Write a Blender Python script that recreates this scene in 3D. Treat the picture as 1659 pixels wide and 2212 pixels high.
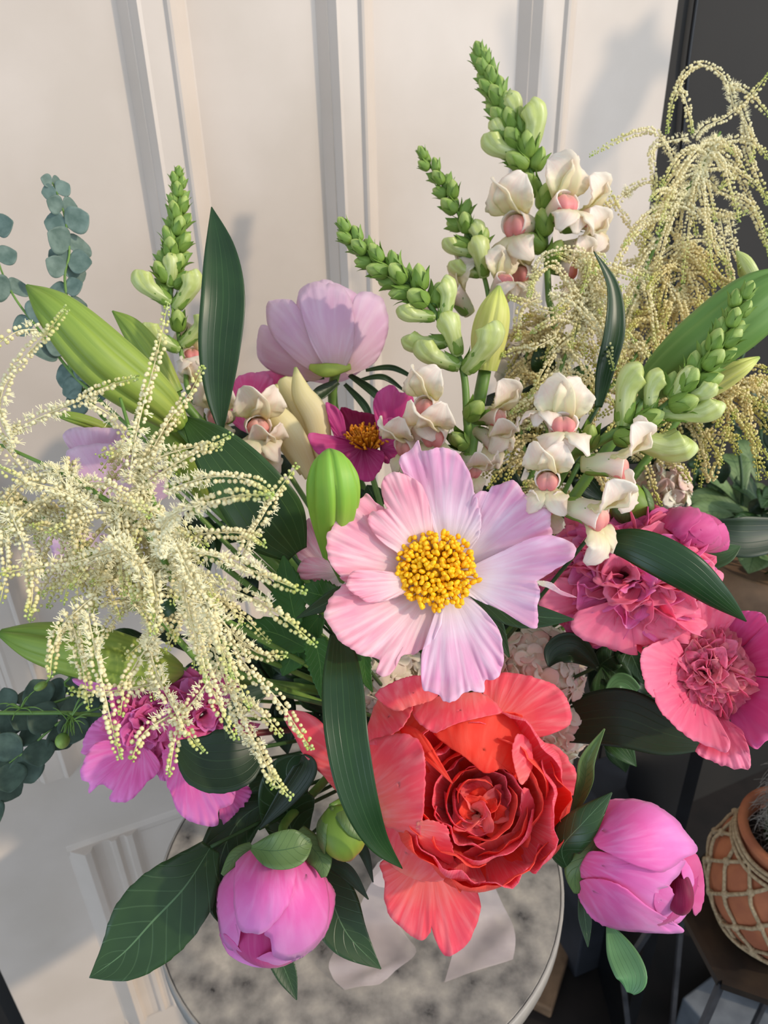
import bpy, math, random
import numpy as np
from mathutils import Vector, Matrix, Quaternion, noise

for o in list(bpy.data.objects): bpy.data.objects.remove(o)
scene = bpy.context.scene
COL = scene.collection

# ------------------------------------------------------------------ camera
F = 1600.0; CX, CY = 829.5, 1106.0
CAMZ = 1.56
up_c = -Vector(((905-CX)/F, -(4050-CY)/F, -1.0)).normalized()      # world up, in camera axes
fwd_c = Vector((0, 0, -1)); hf = (fwd_c - up_c*fwd_c.dot(up_c)).normalized()
rt_c = hf.cross(up_c)
R = Matrix((rt_c, hf, up_c))                                       # camera axes -> world
CAMP = Vector((0, 0, CAMZ))
cam_d = bpy.data.cameras.new('camera'); cam = bpy.data.objects.new('camera', cam_d); COL.objects.link(cam)
cam.matrix_world = Matrix.Translation(CAMP) @ R.to_4x4()
cam_d.sensor_fit = 'VERTICAL'; cam_d.sensor_height = 36; cam_d.sensor_width = 27
cam_d.lens = 36*F/2212; cam_d.clip_start = .01
cam_d.dof.use_dof = True; cam_d.dof.focus_distance = .47; cam_d.dof.aperture_fstop = 12
scene.camera = cam
# ------------------------------------------------------------------ light
scene.view_settings.view_transform = 'Standard'; scene.view_settings.look = 'None'
scene.view_settings.gamma = 1; scene.view_settings.exposure = -0.04
w = bpy.data.worlds.new('world'); scene.world = w; w.use_nodes = True
bg = w.node_tree.nodes['Background']; bg.inputs[0].default_value = (.74, .85, 1.0, 1); bg.inputs[1].default_value = .98
sun_d = bpy.data.lights.new('sun', 'SUN'); sun = bpy.data.objects.new('sun', sun_d); COL.objects.link(sun)
sun_d.energy = 2.1; sun_d.color = (1, .84, .64); sun_d.angle = math.radians(2.0)
SUN_DIR = Vector((.90, -.36, .55)).normalized()
sun.rotation_euler = SUN_DIR.to_track_quat('Z', 'Y').to_euler(); sun.location = (2, -1.5, 3)

win_d = bpy.data.lights.new('window_daylight', 'AREA'); win = bpy.data.objects.new('window_daylight', win_d); COL.objects.link(win)
win_d.shape = 'RECTANGLE'; win_d.size = 1.8; win_d.size_y = 1.8; win_d.energy = 36; win_d.color = (.90, .95, 1.0)
win.location = (2.3, -.5, 1.9); win.rotation_euler = (Vector((2.3, -.5, 1.9))-Vector((0, .5, 1.1))).to_track_quat('Z', 'Y').to_euler()

low_d = bpy.data.lights.new('left_cool_fill', 'AREA'); low = bpy.data.objects.new('left_cool_fill', low_d); COL.objects.link(low)  # cool fill added to brighten the door's lower left; its source is unseen
low_d.shape = 'RECTANGLE'; low_d.size = 1.4; low_d.size_y = 1.0; low_d.energy = 17; low_d.color = (.62, .80, 1.0)
low.location = (-1.7, -1.1, .75); low.rotation_euler = (Vector((-1.7, -1.1, .75))-Vector((-.35, .75, .75))).to_track_quat('Z', 'Y').to_euler()

# ------------------------------------------------------------------ helpers
def P(px, py, d):
    return CAMP + R @ Vector(((px-CX)/F*d, -(py-CY)/F*d, -d))
def PIX(v):
    c = R.transposed() @ (Vector(v)-CAMP); return (CX+c.x/-c.z*F, CY-c.y/-c.z*F, -c.z)
WL = {}
def tag(o, label=None, cat=None, group=None, kind=None):
    if label: o['label'] = label
    if cat: o['category'] = cat
    if group: o['group'] = group
    if kind: o['kind'] = kind
    return o
def thing(name, label, cat, loc, group=None):
    o = bpy.data.objects.new(name, None); COL.objects.link(o); o.location = loc; o.empty_display_size = .01
    WL[o.name] = Vector(loc); return tag(o, label, cat, group)
def wl(o): return WL[o.name] if o else Vector((0, 0, 0))
def mk(name, verts, faces, mat, parent=None, uv=None, smooth=True, solid=0, origin=None):
    o0 = wl(parent)
    if parent is None and origin is not None: o0 = Vector(origin)
    a = np.asarray([tuple(v) for v in verts], dtype=float) - np.array(o0)
    me = bpy.data.meshes.new(name); me.from_pydata(a.tolist(), [], [tuple(f) for f in faces])
    if uv is not None:
        ul = me.uv_layers.new(name='UVMap'); li = np.zeros(len(me.loops), dtype=np.int32)
        me.loops.foreach_get('vertex_index', li); ul.data.foreach_set('uv', np.asarray(uv, dtype=np.float32)[li].ravel())
    if smooth: me.polygons.foreach_set('use_smooth', [True]*len(me.polygons))
    me.materials.append(mat); me.update()
    o = bpy.data.objects.new(name, me); COL.objects.link(o)
    if parent: o.parent = parent; WL[o.name] = o0
    else: o.location = o0; WL[o.name] = o0.copy()
    if solid:
        m = o.modifiers.new('thickness', 'SOLIDIFY'); m.thickness = solid; m.offset = 0
    return o
def inst(name, me, M, parent, sub=False):
    o = bpy.data.objects.new(name, me); COL.objects.link(o); o.parent = parent
    if sub: o.matrix_local = M; return o
    o.matrix_local = Matrix.Translation(-wl(parent)) @ M; WL[o.name] = wl(parent).copy(); return o
class MB:
    def __init__(s): s.v = []; s.f = []; s.uv = []
    def add(s, v, f, uv=None):
        n = len(s.v); s.v += [tuple(x) for x in v]; s.f += [tuple(i+n for i in q) for q in f]
        s.uv += list(uv) if uv is not None else [(0, 0)]*len(v)
    def box(s, c, e, M=None):
        M = M or Matrix.Identity(3); v = []
        for x in (-1, 1):
            for y in (-1, 1):
                for z in (-1, 1): v.append(Vector(c) + M @ Vector((x*e[0], y*e[1], z*e[2])))
        s.add(v, [(0,1,3,2),(4,6,7,5),(0,4,5,1),(2,3,7,6),(0,2,6,4),(1,5,7,3)])
    def build(s, name, mat, parent=None, **k): return mk(name, s.v, s.f, mat, parent, s.uv, **k)
def cr(pts, n, closed=False):
    A = np.array([tuple(p) for p in pts], dtype=float); m = len(A); out = []
    segs = m if closed else m-1
    for i in range(n):
        u = i/n*segs if closed else i/(n-1)*segs
        k = min(int(u), segs-1); t = u-k
        if closed: p0, p1, p2, p3 = A[(k-1) % m], A[k % m], A[(k+1) % m], A[(k+2) % m]
        else: p0, p1, p2, p3 = A[max(k-1, 0)], A[k], A[min(k+1, m-1)], A[min(k+2, m-1)]
        out.append(.5*((2*p1)+(-p0+p2)*t+(2*p0-5*p1+4*p2-p3)*t*t+(-p0+3*p1-3*p2+p3)*t**3))
    return np.array(out)
def lerpl(L, t):
    x = t*(len(L)-1); k = min(int(x), len(L)-2); return L[k]+(L[k+1]-L[k])*(x-k)
def grid_faces(n, m, off=0, wrap=False):
    f = []; mm = m if wrap else m-1
    for i in range(n-1):
        for j in range(mm): f.append((off+i*m+j, off+i*m+(j+1) % m, off+(i+1)*m+(j+1) % m, off+(i+1)*m+j))
    return f
def tube_g(pts, rad, sides=8, n=None, cap=True):
    if n is None: n = max(4, len(pts)*4)
    C = cr(pts, n); v = []; uv = []
    prev = None
    for i in range(n):
        T = Vector(C[min(i+1, n-1)]-C[max(i-1, 0)]).normalized()
        if prev is None: a = T.orthogonal().normalized()
        else: a = (prev - T*prev.dot(T)).normalized()
        prev = a; b = T.cross(a); t = i/(n-1); r = lerpl(rad, t) if isinstance(rad, (list, tuple)) else rad
        for j in range(sides):
            th = 2*math.pi*j/sides; v.append(Vector(C[i])+(a*math.cos(th)+b*math.sin(th))*r); uv.append((t, j/sides))
    f = grid_faces(n, sides, 0, True)
    if cap: f.append(tuple(range(sides-1, -1, -1))); f.append(tuple((n-1)*sides+j for j in range(sides)))
    return v, f, uv
def tube(name, pts, rad, mat, parent=None, **k):
    v, f, uv = tube_g(pts, rad, **k); return mk(name, v, f, mat, parent, uv)
def PP(pts): return [P(*p) for p in pts]
def nz(x, y, z=0): return noise.noise(Vector((x, y, z)))

def blade_g(pts, hw, n=26, m=9, cup=.25, roll=0, wave=0, serr=0, serrn=20, seed=0, ispix=True, face=None, bend=0, fold=0, ruf=0):
    if ispix:
        C = cr([P(*p) for p in pts], n); D = [lerpl([p[2] for p in pts], i/(n-1)) for i in range(n)]
        W = cr([(h, 0) for h in hw], n)[:, 0]; W = [max(W[i], .3)/F*D[i] for i in range(n)]
    else:
        C = cr(pts, n); W = cr([(h, 0) for h in hw], n)[:, 0]; W = [max(x, .0001) for x in W]
    v = []; uv = []
    for i in range(n):
        T = Vector(C[min(i+1, n-1)]-C[max(i-1, 0)]).normalized(); c = Vector(C[i])
        V = (face if face is not None else (CAMP-c)).normalized()
        S = T.cross(V).normalized(); S = Quaternion(T, math.radians(roll + bend*i/(n-1))) @ S; N = S.cross(T)
        t = i/(n-1)
        for j in range(m):
            s = -1+2*j/(m-1); ww = W[i]
            if serr and abs(s) > .99: ww *= 1+serr*((t*serrn) % 1.0)
            off = cup*W[i]*(s*s) + fold*W[i]*abs(s)
            off += wave*W[i]*math.sin(t*11+seed+s*1.3)*abs(s)**1.5
            off += ruf*W[i]*nz(t*9+seed, s*2.5, seed)*(.3+abs(s))
            v.append(c+S*s*ww+N*off); uv.append((t, (s+1)/2))
    return v, grid_faces(n, m), uv
def blade(name, pts, hw, mat, parent=None, solid=.0006, **k):
    v, f, uv = blade_g(pts, hw, **k); return mk(name, v, f, mat, parent, uv, solid=solid, origin=v[0] if parent is None else None)

def fan(name, outline, base, dfn, mat, parent, rings=12, n=110, ruf=.0012, jag=1.2, seed=0, solid=.0005, bulge=0, tz=lambda x, y: (x, y), focus=None):
    O = cr([tz(*p[:2])+(p[2] if len(p) > 2 else 0.0,) for p in outline], n, True); bx, by = tz(*base[:2])
    v = []; uv = []; fx, fy = tz(*focus) if focus else (bx, by)
    dmax = max(math.hypot(o[0]-fx, o[1]-fy) for o in O); dmin = min(math.hypot(o[0]-fx, o[1]-fy) for o in O)*.8 if focus else 0
    f0 = math.atan2(by-fy, bx-fx) if focus else 0
    for k in range(rings+1):
        u = k/rings
        for i in range(n):
            ox, oy, dd = O[i]; th = math.atan2(oy-by, ox-bx)
            rr = math.hypot(ox-bx, oy-by)
            j = jag*(nz(th*9+seed, seed*3.1)*2.5+nz(th*28, seed)*1.2)*min(1, rr/60)
            x = bx+(ox-bx)*(u*(1+j/max(rr, 20)*u**4)); y = by+(oy-by)*(u*(1+j/max(rr, 20)*u**4))
            ur = math.hypot(x-fx, y-fy)/dmax; ue = u; th2 = th
            if focus: th2 = (math.atan2(y-fy, x-fx)-f0+math.pi) % (2*math.pi)-math.pi; ur = max(0, (math.hypot(x-fx, y-fy)-dmin)/(dmax-dmin)); th = th2
            d = dfn(x, y, ur, th)+dd*u**2
            d += ruf*(nz(x/70+seed, y/70, seed)*ue*1.6+nz(th*3.5+seed, ur*2, seed)*ur*1.4+nz(th*8+seed, ur*3.5, seed)*ur**2*1.3+nz(th*18, ur*2, seed+5)*ue**5*1.6) - bulge*math.sin(math.pi*min(u, 1))
            v.append(P(x, y, d)); uv.append((ur, th/(2*math.pi)+.5))
    f = []
    for k in range(rings):
        for i in range(n):
            a, b = k*n+i, k*n+(i+1) % n
            if k == 0: f.append((a, b+n, a+n))
            else: f.append((a, b, b+n, a+n))
    return mk(name, v, f, mat, parent, uv, solid=solid)
def zt(x0, y0, s): return lambda x, y: (x0+s*x, y0+s*y)
def ball(cx, cy, rx, ry, d0, rz, ang=0, grow=1.0):
    ca, sa = math.cos(ang), math.sin(ang)
    def fn(x, y, u=0, th=0):
        X = (x-cx)*ca+(y-cy)*sa; Y = -(x-cx)*sa+(y-cy)*ca
        q = (X/(rx*grow))**2+(Y/(ry*grow))**2
        return d0-rz*math.sqrt(max(0, 1-q))*grow + (rz*.35*(q-1) if q > 1 else 0)
    return fn
def ellip_g(c, ax, ay, az, n=16, m=24, fn=None):
    v = []; uv = []
    for i in range(n+1):
        ph = math.pi*i/n
        for j in range(m):
            th = 2*math.pi*j/m; k = fn(ph, th) if fn else 1
            v.append(Vector(c)+(ax*math.sin(ph)*math.cos(th)+ay*math.sin(ph)*math.sin(th)+az*math.cos(ph))*k); uv.append((i/n, j/m))
    return v, grid_faces(n+1, m, 0, True), uv
CR_, CU_, CF_ = [R @ Vector(x) for x in ((1, 0, 0), (0, 1, 0), (0, 0, -1))]
def pixball(name, cx, cy, rx, ry, d, rz, mat, parent, ang=0, fn=None):
    a = math.radians(-ang); c = P(cx, cy, d)
    ax = (CR_*math.cos(a)+CU_*math.sin(a))*rx/F*d; ay = (CU_*math.cos(a)-CR_*math.sin(a))*ry/F*d
    v, f, uv = ellip_g(c, CF_*rz, ax, -ay, fn=fn) if False else ellip_g(c, ax, CF_*rz, ay, fn=fn)
    return mk(name, v, f, mat, parent, uv, origin=c if parent is None else None)

# ------------------------------------------------------------------ materials
def lin(c):
    if isinstance(c, str): c = tuple(int(c[i:i+2], 16) for i in (0, 2, 4))
    return tuple(((x/255)/12.92 if x/255 <= .04045 else ((x/255+.055)/1.055)**2.4) for x in c)+(1,)
def newmat(name):
    m = bpy.data.materials.new(name); m.use_nodes = True; nt = m.node_tree; nt.nodes.clear()
    out = nt.nodes.new('ShaderNodeOutputMaterial'); b = nt.nodes.new('ShaderNodeBsdfPrincipled')
    nt.links.new(b.outputs[0], out.inputs[0]); return m, nt, b, out
def ramp(nt, fac, stops):
    r = nt.nodes.new('ShaderNodeValToRGB'); el = r.color_ramp.elements
    while len(el) < len(stops): el.new(.5)
    for e, (p, c) in zip(el, stops): e.position = p; e.color = lin(c) if not isinstance(c, tuple) or len(c) == 3 else c
    nt.links.new(fac, r.inputs[0]); return r
def mixc(nt, fac, a, b, mode='MIX'):
    n = nt.nodes.new('ShaderNodeMix'); n.data_type = 'RGBA'; n.blend_type = mode
    if isinstance(fac, (int, float)): n.inputs[0].default_value = fac
    else: nt.links.new(fac, n.inputs[0])
    for i, x in ((6, a), (7, b)):
        if isinstance(x, tuple): n.inputs[i].default_value = x
        else: nt.links.new(x, n.inputs[i])
    return n.outputs[2]
def petal_mat(name, stops, streak='ffffff', sk=.35, freq=60, trans=.35, rough=.55, bump=.25, patch=None):
    """petal tissue: pigment runs base to edge along UV.x, veins fan out along UV.y"""
    m, nt, b, out = newmat(name); N = nt.nodes.new; L = nt.links.new
    tc = N('ShaderNodeTexCoord'); sep = N('ShaderNodeSeparateXYZ'); L(tc.outputs['UV'], sep.inputs[0])
    nb = N('ShaderNodeTexNoise'); nb.inputs['Scale'].default_value = 55; nb.inputs['Detail'].default_value = 3; L(tc.outputs['Object'], nb.inputs['Vector'])
    ma = N('ShaderNodeMath'); ma.operation = 'MULTIPLY_ADD'; L(nb.outputs[0], ma.inputs[0]); ma.inputs[1].default_value = .35; L(sep.outputs[0], ma.inputs[2])
    mb = N('ShaderNodeMath'); mb.operation = 'SUBTRACT'; L(ma.outputs[0], mb.inputs[0]); mb.inputs[1].default_value = .175
    r = ramp(nt, mb.outputs[0], stops)
    mp = N('ShaderNodeMapping'); mp.inputs['Scale'].default_value = (2.2, freq, 1); L(tc.outputs['UV'], mp.inputs[0])
    ns = N('ShaderNodeTexNoise'); ns.inputs['Scale'].default_value = 1; ns.inputs['Detail'].default_value = 4; ns.inputs['Distortion'].default_value = .4; L(mp.outputs[0], ns.inputs['Vector'])
    rs = ramp(nt, ns.outputs[0], [(.42, (0., 0., 0., 1.)), (.72, (sk, sk, sk, 1.))])
    col = mixc(nt, rs.outputs[0], r.outputs[0], lin(streak))
    L(col, b.inputs['Base Color']); b.inputs['Roughness'].default_value = rough
    b.inputs['Specular IOR Level'].default_value = .25
    b.inputs['Sheen Weight'].default_value = .15
    bp = N('ShaderNodeBump'); bp.inputs['Strength'].default_value = bump; bp.inputs['Distance'].default_value = .0012; L(ns.outputs[0], bp.inputs['Height']); L(bp.outputs[0], b.inputs['Normal'])
    tr = N('ShaderNodeBsdfTranslucent'); L(col, tr.inputs[0]); L(bp.outputs[0], tr.inputs['Normal'])
    mx = N('ShaderNodeMixShader'); mx.inputs[0].default_value = trans; L(b.outputs[0], mx.inputs[1]); L(tr.outputs[0], mx.inputs[2]); L(mx.outputs[0], out.inputs[0])
    return m
def leaf_mat(name, c1, c2, vein, kind='parallel', rough=.35, trans=.18, vs=.5):
    m, nt, b, out = newmat(name); N = nt.nodes.new; L = nt.links.new
    tc = N('ShaderNodeTexCoord'); sep = N('ShaderNodeSeparateXYZ'); L(tc.outputs['UV'], sep.inputs[0])
    nb = N('ShaderNodeTexNoise'); nb.inputs['Scale'].default_value = 40; L(tc.outputs['Object'], nb.inputs['Vector'])
    r = ramp(nt, nb.outputs[0], [(.3, c1), (.7, c2)])
    def M(op, a, bb=None, c=None):
        n = N('ShaderNodeMath'); n.operation = op
        for i, x in enumerate((a, bb, c)):
            if x is None: continue
            if isinstance(x, (int, float)): n.inputs[i].default_value = x
            else: L(x, n.inputs[i])
        return n.outputs[0]
    s = M('ABSOLUTE', M('SUBTRACT', sep.outputs[1], .5))
    mid = M('LESS_THAN', s, .012)
    if kind == 'parallel': ph = M('MULTIPLY', sep.outputs[1], 7.0)
    else: ph = M('MULTIPLY', M('SUBTRACT', sep.outputs[0], M('MULTIPLY', s, .42)), 9.0)
    fr = M('ABSOLUTE', M('SUBTRACT', M('FRACT', ph), .5))
    line = N('ShaderNodeMapRange'); L(fr, line.inputs[0]); line.inputs[1].default_value = .0; line.inputs[2].default_value = .07; line.inputs[3].default_value = vs; line.inputs[4].default_value = 0
    if kind == 'vein2': pass
    fac = M('MAXIMUM', line.outputs[0], M('MULTIPLY', mid, .8 if kind != 'parallel' else .3))
    col = mixc(nt, fac, r.outputs[0], lin(vein)); L(col, b.inputs['Base Color'])
    b.inputs['Roughness'].default_value = rough; b.inputs['Specular IOR Level'].default_value = .45
    bp = N('ShaderNodeBump'); bp.inputs['Strength'].default_value = .5; bp.inputs['Distance'].default_value = -.001
    wv = M('ADD', fac, M('MULTIPLY', nb.outputs[0], .4)); L(wv, bp.inputs['Height']); L(bp.outputs[0], b.inputs['Normal'])
    tr = N('ShaderNodeBsdfTranslucent'); L(col, tr.inputs[0])
    mx = N('ShaderNodeMixShader'); mx.inputs[0].default_value = trans; L(b.outputs[0], mx.inputs[1]); L(tr.outputs[0], mx.inputs[2]); L(mx.outputs[0], out.inputs[0])
    return m
def plain(name, c1, c2=None, scale=30, rough=.6, bump=0, metal=0, spec=.4, detail=4, stops=None, trans=0, bdist=.001):
    m, nt, b, out = newmat(name); N = nt.nodes.new; L = nt.links.new
    tc = N('ShaderNodeTexCoord'); nb = N('ShaderNodeTexNoise'); nb.inputs['Scale'].default_value = scale; nb.inputs['Detail'].default_value = detail; L(tc.outputs['Object'], nb.inputs['Vector'])
    r = ramp(nt, nb.outputs[0], stops or [(.35, c1), (.65, c2 or c1)]); L(r.outputs[0], b.inputs['Base Color'])
    b.inputs['Roughness'].default_value = rough; b.inputs['Metallic'].default_value = metal; b.inputs['Specular IOR Level'].default_value = spec
    if bump:
        bp = N('ShaderNodeBump'); bp.inputs['Strength'].default_value = bump; bp.inputs['Distance'].default_value = bdist; L(nb.outputs[0], bp.inputs['Height']); L(bp.outputs[0], b.inputs['Normal'])
    if trans:
        tr = N('ShaderNodeBsdfTranslucent'); L(r.outputs[0], tr.inputs[0])
        mx = N('ShaderNodeMixShader'); mx.inputs[0].default_value = trans; L(b.outputs[0], mx.inputs[1]); L(tr.outputs[0], mx.inputs[2]); L(mx.outputs[0], out.inputs[0])
    return m
def uvgrad(name, stops, axis=0, rough=.5, freq=(3, 18), nmix=.2, ncol='ffffff', trans=.1, spec=.4, bump=.2):
    m, nt, b, out = newmat(name); N = nt.nodes.new; L = nt.links.new
    tc = N('ShaderNodeTexCoord'); sep = N('ShaderNodeSeparateXYZ'); L(tc.outputs['UV'], sep.inputs[0])
    r = ramp(nt, sep.outputs[axis], stops)
    mp = N('ShaderNodeMapping'); mp.inputs['Scale'].default_value = (freq[0], freq[1], 1); L(tc.outputs['UV'], mp.inputs[0])
    ns = N('ShaderNodeTexNoise'); ns.inputs['Scale'].default_value = 1; ns.inputs['Detail'].default_value = 4; L(mp.outputs[0], ns.inputs['Vector'])
    rs = ramp(nt, ns.outputs[0], [(.4, (0., 0., 0., 1.)), (.75, (nmix, nmix, nmix, 1.))])
    col = mixc(nt, rs.outputs[0], r.outputs[0], lin(ncol)); L(col, b.inputs['Base Color'])
    b.inputs['Roughness'].default_value = rough; b.inputs['Specular IOR Level'].default_value = spec
    bp = N('ShaderNodeBump'); bp.inputs['Strength'].default_value = bump; bp.inputs['Distance'].default_value = .0008; L(ns.outputs[0], bp.inputs['Height']); L(bp.outputs[0], b.inputs['Normal'])
    if trans:
        tr = N('ShaderNodeBsdfTranslucent'); L(col, tr.inputs[0])
        mx = N('ShaderNodeMixShader'); mx.inputs[0].default_value = trans; L(b.outputs[0], mx.inputs[1]); L(tr.outputs[0], mx.inputs[2]); L(mx.outputs[0], out.inputs[0])
    return m

M = dict(
 door=plain('cream_paint', 'cbbdb0', 'c3b5a7', 9, .33, .12, spec=.5, detail=6),
 darkwall=plain('dark_wall', '24211e', '1b1a19', 4, .75),
 black=plain('black_rubber', '101216', '0b0d10', 20, .35),
 floor=plain('dark_floor', '1f1815', '110d0b', 14, .6, .5, detail=8),
 stone=plain('table_stone', '8f8983', 'c2bab0', 34, .5, .15, detail=12, stops=[(.30, '2f2d2b'), (.34, '64605c'), (.5, '8f8981'), (.62, 'a59d92'), (.75, 'c2b8aa')]),
 edge=plain('table_edge', '8f8a84', 'a09990', 30, .5),
 white=plain('white_paint_metal', 'dfe6ee', 'd6dee8', 20, .35),
 metal=plain('bronze_metal', '54473c', '3f3833', 25, .4, .1, metal=.7),
 steel=plain('grey_steel', '57585c', '3d3e42', 25, .4, metal=.6),
 terra=plain('terracotta', 'b06a45', '96563a', 30, .8, .2),
 jute=plain('jute', 'b39c7a', '8f7a5c', 300, .9, .6),
 hair=plain('cactus_hair', 'a59d92', '7c746a', 60, .9),
 wood=plain('pot_wood', '8a6d52', '5d4735', 18, .7, .3),
 soil=plain('soil', '2a211a', '15100c', 90, .95, .8),
 steelbox=plain('dark_box', '34363c', '26282d', 12, .6),
 slate=plain('slate', '6b6f74', '54585e', 20, .7),
 hero=petal_mat('blush_petal', [(0, 'fff4d4'), (.22, 'fdeae6'), (.5, 'fbccd6'), (.8, 'f8b0c6'), (1, 'fbbcca')], 'fff4f4', .6, 75, .42, bump=.35),
 hero2=petal_mat('lilac_blush_petal', [(0, 'fff6dc'), (.3, 'fbecf4'), (.6, 'f5c8e2'), (.85, 'f2b2d8'), (1, 'f9c8de')], 'fff6ff', .6, 75, .42, bump=.35),
 coral=petal_mat('coral_petal', [(0, 'ffc0a0'), (.25, 'ff8076'), (.6, 'fd5f6c'), (1, 'fb6078')], 'ffb0b0', .5, 70, .42),
 coralhot=petal_mat('orange_coral_petal', [(0, 'f0342c'), (.4, 'ff4c34'), (1, 'ff6252')], 'ff8a70', .35, 60, .5),
 pink=petal_mat('pink_petal', [(0, 'f890be'), (.35, 'f872b0'), (.75, 'f670b4'), (1, 'fba4d0')], 'f6b0dc', .45, 60, .4),
 lilacpink=petal_mat('lilac_pink_petal', [(0, 'f26cae'), (.5, 'f070bc'), (1, 'f59ade')], 'f9b0e4', .5, 60, .38),
 rose=petal_mat('rose_pink_petal', [(0, 'f0507e'), (.4, 'fb7098'), (1, 'ff98b6')], 'ffb4c6', .4, 40, .4),
 roseb=petal_mat('salmon_petal', [(0, 'ec6a80'), (1, 'f79aa6')], 'fbb8bc', .4, 40, .4),
 deeprose=petal_mat('deep_rose_petal', [(0, 'b82862'), (.4, 'dd4a8c'), (1, 'e566a4')], 'ef86ba', .4, 50, .35),
 magenta=petal_mat('magenta_petal', [(0, '8e1148'), (.5, 'cf3a86'), (1, 'dc5c9e')], 'e684b6', .35, 50, .35),
 wine=petal_mat('wine_petal', [(0, '5a0528'), (1, 'a5124e')], 'b82c62', .3, 50, .3),
 blush=petal_mat('pale_back_petal', [(0, 'e9d7c2'), (.25, 'f0cfdd'), (.7, 'eac3dc'), (1, 'f1d8e8')], 'fbeef6', .4, 60, .45),
 stamen=plain('stamen_yellow', 'ffcc18', 'f5ac0a', 220, .5),
 ostamen=plain('stamen_orange', 'e79a10', 'c97206', 220, .5),
 lily=uvgrad('lily_bud_green', [(0, '587a2c'), (.12, '86a040'), (.6, '93a646'), (.9, 'a2ac50'), (1, '7c9a38')], nmix=.7, ncol='66842e', freq=(2, 26)),
 lilysep=plain('peony_calyx', 'a8b04c', '8fa040', 60, .5),
 lilyg=uvgrad('lily_bud_dull', [(0, '44702a'), (.5, '6a9040'), (1, '5c8238')], nmix=.5, ncol='88a858', freq=(2, 20)),
 lilyb=uvgrad('lily_bud_bright', [(0, '3f7a1c'), (.15, '7cae3e'), (.7, '88b43c'), (1, '6fa038')], nmix=.5, ncol='a6c048', freq=(2, 20)),
 lilyy=uvgrad('lily_bud_yellow', [(0, '7fa43a'), (.2, 'c9cf62'), (.7, 'dbd878'), (1, 'b5bf5a')], nmix=.5, ncol='eee9a0', freq=(2, 26)),
 tepal=uvgrad('lily_tepal_cream', [(0, '8ba33c'), (.12, 'efe6a8'), (.6, 'f5e7b4'), (1, 'efd79a')], nmix=.4, ncol='fff6d8', freq=(2, 12), trans=.3),
 lleaf=leaf_mat('lily_leaf', '1d3a1a', '274620', '4a6c3c', 'parallel', .36, vs=.22),
 lleaf2=leaf_mat('lily_leaf_olive', '2e4d22', '3b5c2c', '6d8c50', 'parallel', .4, vs=.4),
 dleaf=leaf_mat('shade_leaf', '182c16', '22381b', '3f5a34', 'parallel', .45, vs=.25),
 pleaf=leaf_mat('peony_leaf', '243f1e', '2f4b24', '64855a', 'pinnate', .38, vs=.28),
 pleafl=leaf_mat('peony_leaf_light', '5d8a56', '6c9a64', '2f5a36', 'parallel', .45, vs=.5),
 sepal=leaf_mat('sepal_green', '56703c', '6a8248', '3a5a30', 'pinnate', .45, vs=.3),
 sleaf=leaf_mat('serrated_leaf', '31601f', '41762a', '6c9a48', 'pinnate', .45, vs=.35, trans=.3),
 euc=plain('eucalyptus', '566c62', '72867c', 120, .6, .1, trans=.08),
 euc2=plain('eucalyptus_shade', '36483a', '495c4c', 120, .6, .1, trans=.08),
 stem=plain('stem_green', '6f9042', '587a34', 60, .45),
 dstem=plain('stem_dark', '35552a', '2a4522', 60, .5),
 rstem=plain('stem_red', '7d3038', '5f3a30', 60, .4),
 sbud=uvgrad('snap_bud_green', [(0, '3f6a28'), (.5, '8aa84a'), (.85, 'b0c268'), (1, 'c2cb78')], nmix=.5, ncol='5f8636', freq=(4,12), trans=.1, spec=.5),
 smid=uvgrad('snap_bud_cream', [(0, '8fb04e'), (.3, 'c3d080'), (.7, 'ccd67c'), (1, 'bccb62')], nmix=.75, ncol='e9eebc', freq=(2.5, 12), trans=.25, spec=.5, rough=.35, bump=.5),
 scal=uvgrad('snap_calyx', [(0, '7f9c40'), (1, '678a38')], nmix=.4, ncol='9cb458', trans=.1),
 sopen=uvgrad('snap_petal_white', [(0, 'e6eaac'), (.35, 'f6f1cc'), (.7, 'fdf3e4'), (1, 'fffaf0')], nmix=.35, ncol='fac6c0', freq=(2, 8), trans=.45, rough=.45),
 spal=uvgrad('snap_palate_pink', [(0, 'f8e0d0'), (.3, 'f4a89c'), (.65, 'f08e90'), (1, 'f6b8a8')], nmix=.3, ncol='f7b8b0', freq=(2, 8), trans=.3),
 bead=uvgrad('goatsbeard_bead', [(0, 'faf3cc'), (.7, 'f6e9b4'), (.9, 'dcdc7c'), (1, 'b0ca52')], nmix=.6, ncol='fff9da', freq=(30, 30), trans=.25, bump=0),
 beady=uvgrad('goatsbeard_bead_warm', [(0, 'f4e6b0'), (.6, 'ecd998'), (.88, 'd6d066'), (1, 'bcc44c')], nmix=.4, ncol='f5ecc0', freq=(30, 30), trans=.25, bump=0),
 hyd=petal_mat('hydrangea_white', [(0, 'eef0c4'), (.5, 'fbf3de'), (1, 'fbf0e0')], 'fbf6ee', .4, 30, .35),
 hydp=petal_mat('hydrangea_blush', [(0, 'f3eac4'), (.5, 'fae2cc'), (1, 'fad2c6')], 'f8e6e0', .4, 30, .35),
 gbud=uvgrad('peony_bud_green', [(0, '4d6f24'), (.6, '7f9a34'), (.78, '8f9238'), (.9, 'b0455a'), (1, '8f2244')], nmix=.3, ncol='3c6420', freq=(3, 10)),
 vari=leaf_mat('variegated_leaf', '5d7a4a', '7f9762', '33552c', 'pinnate', .5, vs=.6),
)
def glassmat():
    m, nt, b, out = newmat('vase_glass'); b.inputs['Base Color'].default_value = (.95, 1, .98, 1)
    b.inputs['Transmission Weight'].default_value = 1; b.inputs['Roughness'].default_value = .02; b.inputs['IOR'].default_value = 1.2; return m
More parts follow.
